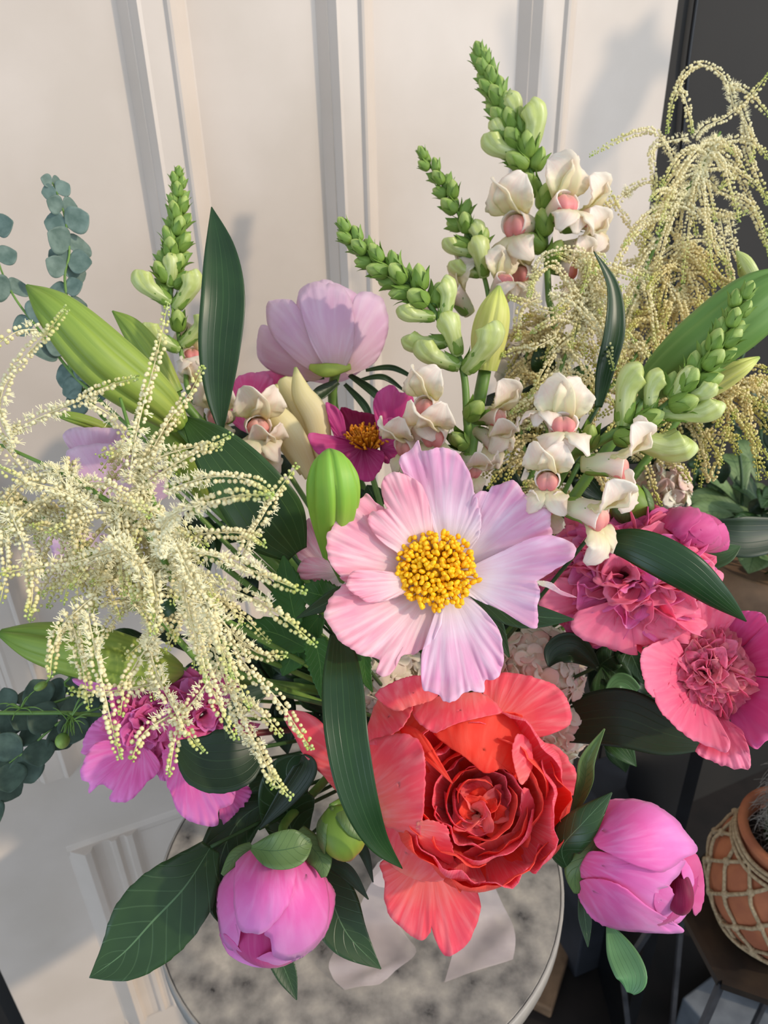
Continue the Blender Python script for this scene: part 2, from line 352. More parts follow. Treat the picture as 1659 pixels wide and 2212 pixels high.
def sheermat():
    m, nt, b, out = newmat('sheer_ribbon'); N = nt.nodes.new; L = nt.links.new
    b.inputs['Base Color'].default_value = lin('d2c0be'); b.inputs['Roughness'].default_value = .45; b.inputs['Sheen Weight'].default_value = .5
    tp = N('ShaderNodeBsdfTransparent'); mx = N('ShaderNodeMixShader'); mx.inputs[0].default_value = .45
    L(tp.outputs[0], mx.inputs[1]); L(b.outputs[0], mx.inputs[2])
    mx.inputs[0].default_value = .42; L(mx.outputs[0], out.inputs[0]); return m
M['glass'] = glassmat(); M['sheer'] = sheermat()
rnd = random.Random(7)

# ------------------------------------------------------------------ the door
DT = Vector((math.sin(math.radians(67)), math.cos(math.radians(67)), 0))   # along the door, to the right
DN = Vector((DT.y, -DT.x, 0))                                                # out of the door, to the viewer
DD = .86
def door_s(px, py=0.0):
    v = P(px, py, 1)-CAMP; t = DD/(-v.dot(DN)); q = CAMP+v*t; return q.dot(DT), q.z
DZ0, DZ1 = .02, 2.3
def dpt(s, z, h): return DT*s - DN*(DD-h) + Vector((0, 0, z))
def build_door():
    mb = MB()
    sR = door_s(1465)[0]; sL = door_s(0, 2095)[0]
    mb_pts = lambda s0, s1, z0, z1, h0, h1: mb.add([dpt(s, z, h) for s in (s0, s1) for z in (z0, z1) for h in (h0, h1)], [(0,1,3,2),(4,6,7,5),(0,4,5,1),(2,3,7,6),(0,2,6,4),(1,5,7,3)])
    mb_pts(sL, sR, DZ0, DZ1, -.04, 0)
    o = mb.build('door_1', M['door'], smooth=False); tag(o, kind='structure')
    def bar(name, prof, s0, z0, z1):
        # vertical moulding, swept profile (ds,h)
        mbb = MB(); n = len(prof); v = []
        for z in (z0, z1):
            for (a, h) in prof: v.append(dpt(s0+a, z, h))
        mbb.add(v, [(i, i+1, n+i+1, n+i) for i in range(n-1)]+[tuple(range(n-1, -1, -1)), tuple(range(n, 2*n))])
        return mbb.build(name, M['door'], o, smooth=False)
    zr0, zr1 = door_s(145, 1840)[1], None
    zlock_top = zr0+.16
    ZLOW = door_s(430, 2140)[1]
    def prof(wd, hh=.020):
        return [(0, 0), (wd*.02, .002), (wd*.12, hh*.6), (wd*.14, hh*.58), (wd*.24, hh*1.0), (wd*.30, hh*.95), (wd*.62, hh*.88), (wd*.66, hh*1.05), (wd*.70, hh*1.08), (wd*.80, hh*.75), (wd*.97, .001), (wd, 0)]
    for a, b in ((250, 402), (680, 806), (1122, 1248)):
        s0 = door_s(a)[0]; s1 = door_s(b)[0]; bar('moulding', prof(s1-s0), s0, zlock_top, DZ1-.1)
    s0 = door_s(-520)[0]; bar('moulding', prof(.065), s0, zlock_top, DZ1-.1)
    # lower panels: a wide recessed step and a slim raised bead
    s0 = door_s(145, 1840)[0]
    for s in (s0, s0+.36):
        bar('moulding', [(0, 0), (.004, .002), (.024, .018), (.032, .015), (.036, .006), (.048, .003), (.058, .004), (.062, .009), (.068, .0095), (.073, .004), (.080, .0045), (.084, .010), (.092, .0095), (.1, .002), (.104, 0)], s, ZLOW, zr0)
    # horizontal lines of the rail
    for z, h in ((zr0, .004), (ZLOW, .004)):
        m3 = MB(); v = []
        pr = [(0, 0), (.003, .0012), (.012, .0018), (.02, .0006), (.022, 0)]
        for s in (s0+.0, s0+.36):
            for (dz, hh) in pr: v.append(dpt(s, z+dz-.011, hh))
        n = len(pr); m3.add(v, [(i, i+1, n+i+1, n+i) for i in range(n-1)]+[tuple(range(n)), tuple(range(2*n-1, n-1, -1))])
        m3.build('rail_moulding', M['door'], o, smooth=False)
    return sL, sR
sL, sR = build_door()
# dark wall behind/right of door, floor
mb = MB(); c0 = dpt(sR+.9, 1.2, -.03)
def slab(name, s0, s1, z0, z1, h0, h1, mat, kind='structure', label=None):
    m_ = MB(); m_.add([dpt(s, z, h) for s in (s0, s1) for z in (z0, z1) for h in (h0, h1)], [(0,1,3,2),(4,6,7,5),(0,4,5,1),(2,3,7,6),(0,2,6,4),(1,5,7,3)])
    return tag(m_.build(name, mat, smooth=False), label, kind=kind)
slab('wall_back', sR+.001, sR+2.5, 0, 2.6, -.14, -.03, M['darkwall'])
slab('wall_left', sL-2, sL-.001, 0, 2.6, -.14, -.03, M['darkwall'])
mf = MB(); mf.add([(-4, -3, 0), (4, -3, 0), (4, 4, 0), (-4, 4, 0)], [(0, 1, 2, 3)]); tag(mf.build('floor', M['floor'], smooth=False), kind='structure')
cb = [dpt(door_s(1530, 0)[0], 2.2, -.022), dpt(door_s(1532, 0)[0], door_s(1532, 0)[1], -.022), dpt(door_s(1510, 180)[0], door_s(1510, 180)[1], -.022), dpt(door_s(1490, 420)[0], door_s(1490, 420)[1], -.022), dpt(door_s(1470, 700)[0], door_s(1470, 700)[1], -.022), dpt(door_s(1470, 700)[0], .3, -.022)]
o = tube('power_cable', cb, .0028, M['black'], n=60); tag(o, 'thin black cable hanging down the dark wall right of the door', 'cable')

# ------------------------------------------------------------------ table
TZ = .82
def on_z(px, py, z):
    v = P(px, py, 1)-CAMP; return CAMP+v*((z-CAMZ)/v.z)
TC = on_z(778, 1862, TZ)
TR = .5*((on_z(1205, 1880, TZ)-on_z(352, 1835, TZ)).length)
def disc_lathe(c, prof, n=96):
    v = []; uv = []
    for (r, z) in prof:
        for j in range(n): a = 2*math.pi*j/n; v.append(Vector((c.x+r*math.cos(a), c.y+r*math.sin(a), c.z+z))); uv.append((j/n, z))
    f = grid_faces(len(prof), n, 0, True); return v, [q[::-1] for q in f], uv
tb = thing('side_table', 'small round side table with mottled grey stone-look top beside the white door', 'table', (TC.x, TC.y, 0))
v, f, uv = disc_lathe(Vector((TC.x, TC.y, TZ)), [(0.0001, -.022), (TR-.003, -.022), (TR-.003, -.0012), (TR-.0045, 0), (.0001, 0)]); mk('tabletop', v, f, M['stone'], tb, uv, smooth=False)
v, f, uv = disc_lathe(Vector((TC.x, TC.y, TZ)), [(TR-.003, -.022), (TR, -.021), (TR, -.001), (TR-.001, .0004), (TR-.003, .0004)]); mk('edge_band', v, f, M['edge'], tb, uv)
for k, (px, py) in enumerate(((505, 2180), (962, 2240), (1150, 1700), (520, 1600))):
    q = on_z(px, py, TZ-.03); dirv = Vector((q.x-TC.x, q.y-TC.y, 0)).normalized()
    tp = Vector((TC.x, TC.y, 0))+dirv*(TR-.045)
    m_ = MB(); a = math.atan2(dirv.y, dirv.x); Mz = Matrix.Rotation(a, 3, 'Z')
    m_.box((tp.x, tp.y, (TZ-.024)/2), (.014, .014, (TZ-.024)/2), Mz); m_.build('leg', M['white'], tb, smooth=False)
m_ = MB(); m_.box((TC.x, TC.y, TZ-.034), (TR-.06, .012, .011)); m_.box((TC.x, TC.y, TZ-.034), (.012, TR-.06, .0108)); m_.build('apron', M['white'], tb, smooth=False)

# ------------------------------------------------------------------ vase + ribbon
VB = on_z(935, 1900, TZ); VB.z = TZ
VH = .23
VM = VB+Vector((0, 0, VH))
vs = thing('glass_vase', 'clear glass vase holding the bouquet on the round table', 'vase', VB)
prof = [(.0001, .001), (.036, .001), (.040, .004), (.040, .03), (.038, .10), (.042, .17), (.055, VH), (.053, VH), (.040, .17), (.036, .10), (.037, .03), (.034, .012), (.0001, .010)]
v, f, uv = disc_lathe(VB, prof, 64); mk('glass', v, f, M['glass'], vs, uv)
def stem_to_vase(head, parent, r=.0024, mat='stem', mid=None, name='stem'):
    j = rnd.uniform(-1, 1); ang = rnd.uniform(0, 6.28)
    m1 = VM+Vector((math.cos(ang)*.022, math.sin(ang)*.022, 0)); b1 = VB+Vector((-math.cos(ang)*.02, -math.sin(ang)*.02, .02))
    h = Vector(head); m0 = h.lerp(m1, .5)+Vector((0, 0, .0)) if mid is None else Vector(mid)
    return tube(name, [h, m0, m1, b1], [r, r*1.1, r*1.1, r], M[mat], parent, sides=7, n=22)
rb = thing('sheer_ribbon', 'pale pink sheer ribbon tied round the vase with loose ends on the table', 'ribbon', VB+Vector((0, 0, .1)))
v, f, uv = disc_lathe(VB+Vector((0, 0, .10)), [(.0405, -.014), (.0412, -.005), (.0412, .005), (.0408, .014)], 64); mk('wrap', v, f, M['sheer'], rb, uv)
def zt_pt(px, py, dz=.002): q = on_z(px, py, TZ); q.z = TZ+dz; return q
def tail(cs, name='ribbon_tail'):
    # cs: list of (left point, right point)
    n = 24; A = cr([c[0] for c in cs], n); B = cr([c[1] for c in cs], n); v = []; uv = []
    for i in range(n):
        for j in range(9):
            t = j/8; p = Vector(A[i]).lerp(Vector(B[i]), t); p.z = max(p.z+.003*math.sin(i*.5+j*.8)*(1 if i < n-3 else .3), TZ+.001); v.append(p); uv.append((i/n, t))
    mk(name, v, grid_faces(n, 9), M['sheer'], rb, uv)
T0 = VB+Vector((0, -.04, .10))
tail([(T0+Vector((-.022, .0, .0)), T0+Vector((.0, -.002, .0))), (P(815, 1890, .74), P(880, 1890, .74)), (P(760, 1990, .765), P(860, 1990, .765)), (zt_pt(715, 2080, .006), zt_pt(900, 2065, .006)), (zt_pt(717, 2112, .003), zt_pt(850, 2105, .003)), (zt_pt(745, 2140, .002), zt_pt(820, 2128, .002))])
tail([(T0+Vector((-.0, -.002, .0)), T0+Vector((.022, .0, .0))), (P(1000, 1880, .74), P(1050, 1880, .74)), (P(1005, 1960, .765), P(1090, 1960, .765)), (zt_pt(985, 2040, .006), zt_pt(1112, 2030, .006)), (zt_pt(960, 2125, .003), zt_pt(1108, 2075, .003))])
for k, (a, b_) in enumerate((((-.05, -.03), .02), ((.05, -.03), .02))):
    q = T0+Vector((a[0]*1.0, a[1], .015)); pts = [T0, T0.lerp(q, .5)+Vector((0, -.01, .018)), q+Vector((0, 0, .0)), T0.lerp(q, .5)+Vector((0, 0, -.016)), T0]
    v, f, uv = blade_g(pts, [.006, .014, .016, .014, .006], n=24, m=7, ispix=False, face=Vector((0.2, -.5, .1)), cup=.1); mk('bow_loop', v, f, M['sheer'], rb, uv)

# ------------------------------------------------------------------ generators for flowers
def stamens(name, c, ax, Rr, n, ln, mat, parent, seed=0, tipr=.0016, thread=.0005, spread=.5):
    """short filaments ending in plump anthers over a dome"""
    r_ = random.Random(seed); mb = MB(); ax = ax.normalized(); a = ax.orthogonal().normalized(); b = ax.cross(a)
    for i in range(n):
        q = math.sqrt((i+.5)/n); th = i*2.39996; rad = q*Rr*(1+r_.uniform(-.12, .12))
        base = c+(a*math.cos(th)+b*math.sin(th))*rad*.55
        d = (ax+(a*math.cos(th)+b*math.sin(th))*q*spread+Vector((r_.uniform(-.2, .2), r_.uniform(-.2, .2), r_.uniform(-.2, .2)))).normalized()
        L_ = ln*(1-.35*q*q)*r_.uniform(.8, 1.15); tip = base+(a*math.cos(th)+b*math.sin(th))*rad*.4+d*L_
        v, f, uv = tube_g([base, base.lerp(tip, .5), tip], [thread, thread], sides=4, n=3); mb.add(v, f, uv)
        d2 = (d+Vector((r_.uniform(-.7, .7), r_.uniform(-.7, .7), r_.uniform(-.7, .7)))).normalized()
        v, f, uv = tube_g([tip-d2*tipr*1.4, tip-d2*tipr*.7, tip+d2*tipr*.7, tip+d2*tipr*1.5], [tipr*.45, tipr, tipr*.95, tipr*.4], sides=6, n=6); mb.add(v, f, uv)
    return tag(mb.build(name, mat, parent), kind='stuff')
def bomb(c, ax, Rr, n, mats, parent, seed=0, size=.6, squash=(1, 1), name='petal', curl=.5, spread=.95, ruf=.25):
    """dense crowd of small ruffled petals on a dome"""
    r_ = random.Random(seed); ax = ax.normalized(); a = (CR_-ax*CR_.dot(ax)).normalized(); b = ax.cross(a)
    for i in range(n):
        q = math.sqrt((i+.3)/n); th = i*2.39996+r_.uniform(-.25, .25); pol = q*math.pi*.5*spread
        rad = (a*math.cos(th)*squash[0]+b*math.sin(th)*squash[1]); tang = ax.cross(rad).normalized()
        def pt(f_, r__): return c+(ax*math.cos(pol*f_)+rad*math.sin(pol*f_))*Rr*r__
        j = r_.uniform(.92, 1.1); k = tang*r_.uniform(-.10, .10)*Rr
        inner = q < .3
        pts = [pt(.35, .35), pt(.72, .80*j), pt(.98, 1.0*j)+k, pt(1.05+.10*curl, (1.12 if not inner else 1.0)*j)+k*1.5]
        wd = Rr*size*(.24+.22*q)*r_.uniform(.8, 1.2)
        face = (ax*math.cos(pol)+rad*math.sin(pol))+ax*.6+tang*r_.uniform(-.5, .5)-rad*.3
        v, f, uv = blade_g(pts, [wd*.45, wd*.95, wd*1.05, wd*.55, wd*.15], n=14, m=9, ispix=False, face=face, cup=.55, ruf=ruf*1.6, seed=i*1.7+seed, wave=.15)
        mk(name, v, f, M[mats[i % len(mats)]], parent, uv, solid=.0004)
def cups(c, ax, rings, mats, parent, seed=0, name='petal', open_=.3):
    """nested upright cup petals round an axis: rings of (radius, height, count)"""
    r_ = random.Random(seed); ax = ax.normalized(); a = (CR_-ax*CR_.dot(ax)).normalized(); b = ax.cross(a); k = 0
    for (rr, hh, cnt) in rings:
        ph0 = r_.uniform(0, 6.28)
        for i in range(cnt):
            phc = ph0+2*math.pi*i/cnt+r_.uniform(-.15, .15); dphi = math.pi/cnt*r_.uniform(1.15, 1.6); h = hh*r_.uniform(.85, 1.12); ro = rr*r_.uniform(.9, 1.08)
            v = []; uv = []; n, m = 12, 17; sd = r_.uniform(0, 50)
            for ii in range(n):
                t = ii/(n-1)
                for jj in range(m):
                    s = -1+2*jj/(m-1); prof = ro*(.30+.85*math.sin(min(1, t*1.15)*math.pi*.5)-open_*max(0, t-.65))
                    prof *= 1+.10*nz(s*2.2+sd, t*2, sd)*2*t
                    ang = phc+s*dphi*(.55+.45*math.sin(t*math.pi*.62)); hz = h*t*(1-.22*s*s)*(1+.16*nz(s*5+sd, sd)*t)
                    v.append(c+(a*math.cos(ang)+b*math.sin(ang))*prof+ax*hz); uv.append((t, (s+1)/2))
            mk(name, v, grid_faces(n, m), M[mats[k % len(mats)]], parent, uv, solid=.0005); k += 1

# ---- snapdragon prototypes (local, +Z from stem outwards, unit length)
def raw(name, v, f, uv, mat):
    me = bpy.data.meshes.new(name); me.from_pydata([tuple(x) for x in v], [], f)
    ul = me.uv_layers.new(name='UVMap'); li = np.zeros(len(me.loops), dtype=np.int32); me.loops.foreach_get('vertex_index', li)
    ul.data.foreach_set('uv', np.asarray(uv, dtype=np.float32)[li].ravel()); me.polygons.foreach_set('use_smooth', [True]*len(me.polygons)); me.materials.append(mat); return me
def loft(spine, rad, m=14, n=16, sec=None):
    C = cr(spine, n); v = []; uv = []
    for i in range(n):
        t = i/(n-1); T = Vector(C[min(i+1, n-1)]-C[max(i-1, 0)]).normalized(); a = Vector((1, 0, 0)); a = (a-T*a.dot(T)).normalized(); b = T.cross(a)
        r = max(lerpl(rad, t), .0008)
        for j in range(m):
            th = 2*math.pi*j/m; k = sec(t, th) if sec else 1; v.append(Vector(C[i])+(a*math.cos(th)+b*math.sin(th))*r*k); uv.append((t, j/m))
    return v, grid_faces(n, m, 0, True), uv
def lb(pts, hw, **k): return blade_g([Vector(p) for p in pts], hw, ispix=False, **k)
v, f, uv = loft([(0, 0, 0), (0, 0, .5), (0, -.05, 1)], [.12, .24, .31, .30, .20, .02], sec=lambda t, th: 1+.10*math.cos(2*th)+.07*math.sin(5*th)*t)
ME_BUD = raw('bud_green', v, f, uv, M['sbud'])
mbx = MB()
for k in range(5):
    th = k*2*math.pi/5; c_, s_ = math.cos(th), math.sin(th)
    mbx.add(*lb([(0, 0, -.02), (.25*c_, .25*s_, .08), (.33*c_, .33*s_, .34), (.35*c_, .35*s_, .60), (.42*c_, .42*s_, .82)], [.10, .20, .20, .12, .01], n=12, m=5, face=Vector((c_, s_, .1)), cup=-.3))
ME_CAL = raw('calyx', mbx.v, mbx.f, mbx.uv, M['scal'])
v, f, uv = loft([(0, 0, 0), (0, .02, .35), (0, .02, .7), (0, -.10, .93), (0, -.20, .98)], [.13, .17, .19, .21, .27, .30, .23, .05], n=30, m=28, sec=lambda t, th: 1+.10*math.cos(2*th)-(.40*math.exp(-((th-4.71)/.3)**2) if t > .5 else 0)-.22*math.exp(-((th-2.6)/.16)**2)*(t>.45)-.22*math.exp(-((th-.55)/.16)**2)*(t>.45)+.10*nz(math.cos(th)*2.5, math.sin(th)*2.5, t*5)+.05*math.sin(3*th+t*6)*t)
ME_MID = raw('bud_cream', v, f, uv, M['smid'])
mbx = MB(); mbx.add(*loft([(0, 0, 0), (0, .02, .4), (0, 0, .66)], [.14, .19, .22, .24], sec=lambda t, th: 1+.08*math.cos(2*th)))
for sx in (-1, 1):   # upper lip lobes stand up and roll back
    mbx.add(*lb([(0, .15, .50), (sx*.10, .27, .76), (sx*.22, .48, .90), (sx*.32, .72, .80)], [.14, .27, .33, .26, .06], n=16, m=11, face=Vector((sx*.35, -.55, 1)), cup=.22, ruf=.22, seed=sx*3+1, wave=.12))
for sx, ln in ((-1, 1), (1, 1), (0, 1.05)):
    mbx.add(*lb([(0, -.14, .50), (sx*.15, -.26, .74), (sx*.30, -.44*ln, .84), (sx*.40, -.66*ln, .66)], [.12, .20, .25, .21, .05], n=16, m=11, face=Vector((sx*.35, .5, 1)), cup=-.25, ruf=.22, seed=sx*2+7, wave=.12))
ME_OPEN = raw('floret_open', mbx.v, mbx.f, mbx.uv, M['sopen'])
v, f, uv = ellip_g((0, -.05, .60), Vector((.21, 0, 0)), Vector((0, -.06, .17)), Vector((0, .19, .03)), 14, 20, fn=lambda ph, th: 1-.34*math.exp(-((th-1.57)/.35)**2)+.06*nz(ph*2, th*2)); ME_PAL = raw('palate', v, f, uv, M['spal'])
SOL = {}
def orient(c, d, upv, s):
    z = d.normalized(); x = upv.cross(z)
    if x.length < 1e-4: x = z.orthogonal()
    x.normalize(); y = z.cross(x)
    return Matrix.Translation(c) @ Matrix((x, y, z)).transposed().to_4x4() @ Matrix.Scale(s, 4)
def spire(label, pts, spec, r0=1.2, r1=4.5, seed=0, tocam=.25, group=None, extra=()):
    """pts: tip to foot as (px,py,d). spec: list of (t, length_px, kind)"""
    r_ = random.Random(seed); W = PP(pts); foot = W[-1]
    root = thing('snapdragon_spike', label, 'flower', foot)
    dm = pts[len(pts)//2][2]
    m1 = VM+Vector((rnd.uniform(-.02, .02), rnd.uniform(-.02, .02), 0)); C = cr(W, 80)
    full = W+[foot.lerp(m1, .5), m1, VB+Vector((rnd.uniform(-.02, .02), rnd.uniform(-.02, .02), .02))]
    tube('stem', full, [r0/F*dm]+[r1/F*dm*(.5+.5*i/5) for i in range(6)]+[r1/F*dm]*3, M['stem'], root, sides=8, n=60)
    for i, (t, ln, kind, az, op) in enumerate(spec):
        k = t*79; i0 = min(int(k), 78); c = Vector(C[i0]).lerp(Vector(C[i0+1]), k-i0); T = Vector(C[max(i0-3, 0)]-C[min(i0+4, 79)]).normalized()
        V = (CAMP-c).normalized(); a = (V-T*V.dot(T)).normalized(); b = T.cross(a)
        rad = a*math.cos(az)+b*math.sin(az); d = (T*math.cos(op)+rad*math.sin(op)).normalized()
        s = ln/F*lerpl([p[2] for p in pts], t); c = c+rad*(r1*.6/F*dm)
        Mx = orient(c, d, T if kind == 'o' else rad+T*.3, s) if True else None
        if kind == 'o': Mx = orient(c, d, rad.cross(d).cross(d)*-1 if False else T, s)
        me = {'b': ME_BUD, 'm': ME_MID, 'o': ME_OPEN}[kind]
        fl = inst('bud' if kind != 'o' else 'floret', me, Mx, root)
        cs = {'b': 1.05, 'm': .62, 'o': .55}[kind]
        inst('calyx', ME_CAL, Matrix.Scale(cs*(1.02 if kind == 'b' else .9), 4), fl, True)
        if kind == 'o':
            inst('palate', ME_PAL, Matrix.Identity(4), fl, True)
            sm = fl.modifiers.new('thickness', 'SOLIDIFY'); sm.thickness = .03; sm.offset = 0
    return root
def autospec(n, sizes, kinds, t0=.0, t1=1.0, az0=0, op0=.35, op1=1.0, seed=0, power=1.0):
    r_ = random.Random(seed); out = []
    for i in range(n):
        q = i/(n-1); t = t0+(t1-t0)*q**power
        out.append((t, lerpl(sizes, q)*r_.uniform(.92, 1.08), kinds[min(int(q*len(kinds)), len(kinds)-1)], az0+i*2.39996, op0+(op1-op0)*q))
    return out

# ---- lily bud
def lilybud(label, pts, hw, mat='lily', lobes=3, seed=0, stem=True, name='lily_bud', groove=.16):
    W = PP(pts); root = thing(name, label, 'flower bud', W[-1]); n = 40; m = 60; C = cr(W, n)
    D = [p[2] for p in pts]; Wd = cr([(h, 0) for h in hw], n)[:, 0]; v = []; uv = []
    prev = None
    for i in range(n):
        T = Vector(C[min(i+1, n-1)]-C[max(i-1, 0)]).normalized(); a = prev if prev else (CAMP-Vector(C[i])).normalized(); a = (a-T*a.dot(T)).normalized(); prev = a; b = T.cross(a); t = i/(n-1)
        r = max(Wd[i], .4)/F*lerpl(D, t)
        for j in range(m):
            th = 2*math.pi*j/m; x = (th*3/math.pi+.30+.25*math.sin(seed)) % 1.0; g = min(x, 1-x)
            k = 1-groove*math.exp(-(g/.10)**2)*(min(1, t*6+.3))*(1 if t < .92 else .4)+.03*math.cos(th*6)
            v.append(Vector(C[i])+(a*math.cos(th)+b*math.sin(th))*r*k); uv.append((t, j/m))
    mk('tepals', v, grid_faces(n, m, 0, True), M[mat], root, uv)
    if stem: stem_to_vase(W[-1], root, r=max(hw[-1]*.55/F*D[-1], .002))
    return root
# ---- eucalyptus
def eucalyptus(label, pts, n, size, mat='euc', seed=0, end=False, group=None):
    r_ = random.Random(seed); W = PP(pts); root = thing('eucalyptus_sprig', label, 'foliage', W[-1]); C = cr(W, 60)
    dm = pts[0][2]; tube('stem', W, [.0006, .0016], M['stem'], root, sides=6, n=40)
    if end: stem_to_vase(W[-1], root, r=.0015)
    for i in range(n):
        t = (i+.3)/n; c = Vector(C[int(t*59)]); T = Vector(C[max(int(t*59)-1, 0)]-C[min(int(t*59)+1, 59)]).normalized()
        for sgn in (0, math.pi):
            az = i*1.45+sgn+r_.uniform(-.2, .2); V = (CAMP-c).normalized(); a = (V-T*V.dot(T)).normalized(); b = T.cross(a)
            rad = (a*math.cos(az)*.45+b*(math.sin(az) if abs(math.sin(az)) > .5 else math.copysign(.5, math.sin(az)))).normalized(); sz = lerpl(size, t)*r_.uniform(.95, 1.2)/F*dm
            e = c+rad*sz*1.55+T*sz*.5; nrm = (T*.35-rad*.1+V*1.1+Vector((r_.uniform(-.3, .3), r_.uniform(-.3, .3), r_.uniform(-.3, .3))))
            v, f, uv = blade_g([c, c.lerp(e, .3), c.lerp(e, .7), e], [sz*.12, sz*.72, sz*.92, sz*.62, sz*.08], n=12, m=9, ispix=False, face=nrm, cup=.18, seed=i)
            mk('leaf', v, f, M[mat], root, uv, solid=.0005)
    return root
# ---- goat's beard
ico_v = []; gr = (1+5**.5)/2
for a_, b_ in ((-1, gr), (1, gr), (-1, -gr), (1, -gr)): ico_v.append((a_, b_, 0))
for a_, b_ in ((-1, gr), (1, gr), (-1, -gr), (1, -gr)): ico_v.append((0, a_, b_))
for a_, b_ in ((-1, gr), (1, gr), (-1, -gr), (1, -gr)): ico_v.append((b_, 0, a_))
ICO = np.array(ico_v)/math.sqrt(1+gr*gr)
ICF = np.array([(0,11,5),(0,5,1),(0,1,7),(0,7,10),(0,10,11),(1,5,9),(5,11,4),(11,10,2),(10,7,6),(7,1,8),(3,9,4),(3,4,2),(3,2,6),(3,6,8),(3,8,9),(4,9,5),(2,4,11),(6,2,10),(8,6,7),(9,8,1)])
def strand(pts3, parent, mat, r_, br=.00138, step=.0025, fluff=.3, thick=1.0, name='flower_strand'):
    """pts3: world points from root (0) to tip (1)"""
    C0 = cr(pts3, 60); L = np.linalg.norm(np.diff(C0, axis=0), axis=1).sum(); n = max(6, int(L/step)); C = cr(pts3, n)
    V = []; FF = []; UV = []; off = 0
    v, f, uv = tube_g(pts3, [.0006, .0003], sides=4, n=max(8, n//3), cap=False)
    V += [tuple(x) for x in v]; FF += f; UV += uv; off = len(V)
    for i in range(n):
        t = i/(n-1); T = Vector(C[min(i+1, n-1)]-C[max(i-1, 0)])
        if T.length < 1e-9: continue
        T.normalize(); a = T.orthogonal().normalized(); b = T.cross(a); az0 = i*2.2
        nb = 3
        rr = br*thick*(1.0 if t < .8 else 1.0-.45*(t-.8)/.2)
        for k in range(nb):
            az = az0+k*2*math.pi/nb+r_.uniform(-.35, .35); rad = a*math.cos(az)+b*math.sin(az)
            c = Vector(C[i])+rad*rr*r_.uniform(1.5, 2.3)+T*r_.uniform(-.4, .4)*step
            q = rr*r_.uniform(.8, 1.15)
            V += (ICO*q+np.array(c)).tolist(); FF += (ICF+off).tolist(); UV += [(t, r_.random())]*12; off += 12
            if t < fluff and r_.random() < .6:
                for z in range(7):
                    dd = (rad+Vector((r_.uniform(-1, 1), r_.uniform(-1, 1), r_.uniform(-1, 1)))*.9).normalized(); e = c+dd*rr*r_.uniform(2.2, 3.4); sd = dd.orthogonal().normalized()*rr*.16
                    V += [tuple(c+sd), tuple(c-sd), tuple(e-sd*.8), tuple(e+sd*.8)]; FF += [(off, off+1, off+2, off+3)]; UV += [(0, .9)]*4; off += 4
    return mk(name, V, FF, M[mat], parent, UV)
def plume(label, axis, traced, rand, mat='bead', seed=0, tostem=True, br=.00138, fluff=.35, dd=0.0, step=.0025):
    r_ = random.Random(seed); W = PP(axis); root = thing('goatsbeard_plume', label, 'flower', W[0])
    tube('stem', W, [.0022, .0016, .001], M['stem'], root, sides=7, n=40)
    if tostem: stem_to_vase(W[0], root, r=.002)
    AX = cr(W, 50)
    for tr in traced:   # traced tip..root with depths
        pts = PP([(p[0], p[1], p[2]) for p in tr])
        strand(pts[::-1], root, mat, r_, br=br, fluff=fluff*r_.uniform(.6, 1.6), step=step)
    for q in rand:
        pts = q(r_, AX); strand(pts, root, mat, r_, br=br, fluff=fluff*r_.uniform(.3, 1.7), step=step)
    return root
def arcs(n, t0, t1, Lpx, d, updown=(.3, .9), spread=1.0, bias=(0, 0), depthv=.03):
    def make(i):
        def g(r_, AX):
            c = Vector(AX[int((t0+(t1-t0)*r_.random())*49)]); px, py, dd = PIX(c)
            an = r_.uniform(0, 2*math.pi); L = r_.uniform(*Lpx); ux = math.cos(an)*spread+bias[0]; uy = math.sin(an)*.6*spread+bias[1]
            dz = r_.uniform(-depthv, depthv); out = []
            dr = r_.uniform(*updown)
            for k in range(5):
                u = k/4; out.append(P(px+ux*L*u, py+uy*L*u+dr*L*u*u, max(dd+dz*u, .3)))
            return out
        return g
    return [make(i) for i in range(n)]
# ================================================================== the bouquet
Z = zt
def petals(root, lst, mat, seed=0, **k):
    for i, it in enumerate(lst):
        nm, tz, out, base, dfn = it[:5]; kw = dict(k); kw.update(it[5] if len(it) > 5 else {})
        mm = kw.pop('mat', mat); fan(nm, out, base, dfn, M[mm], root, tz=tz, seed=seed+i*3.7, **kw)
def dish(cx, cy, r, d0, dr, p=1.6, tilt=(0, 0)):
    """open bowl facing the viewer: depth d0 at the middle, d0-dr at radius r"""
    return lambda x, y, u=0, th=0: d0-dr*min(1.6, (math.hypot(x-cx, y-cy)/r))**p+tilt[0]*(x-cx)/r+tilt[1]*(y-cy)/r

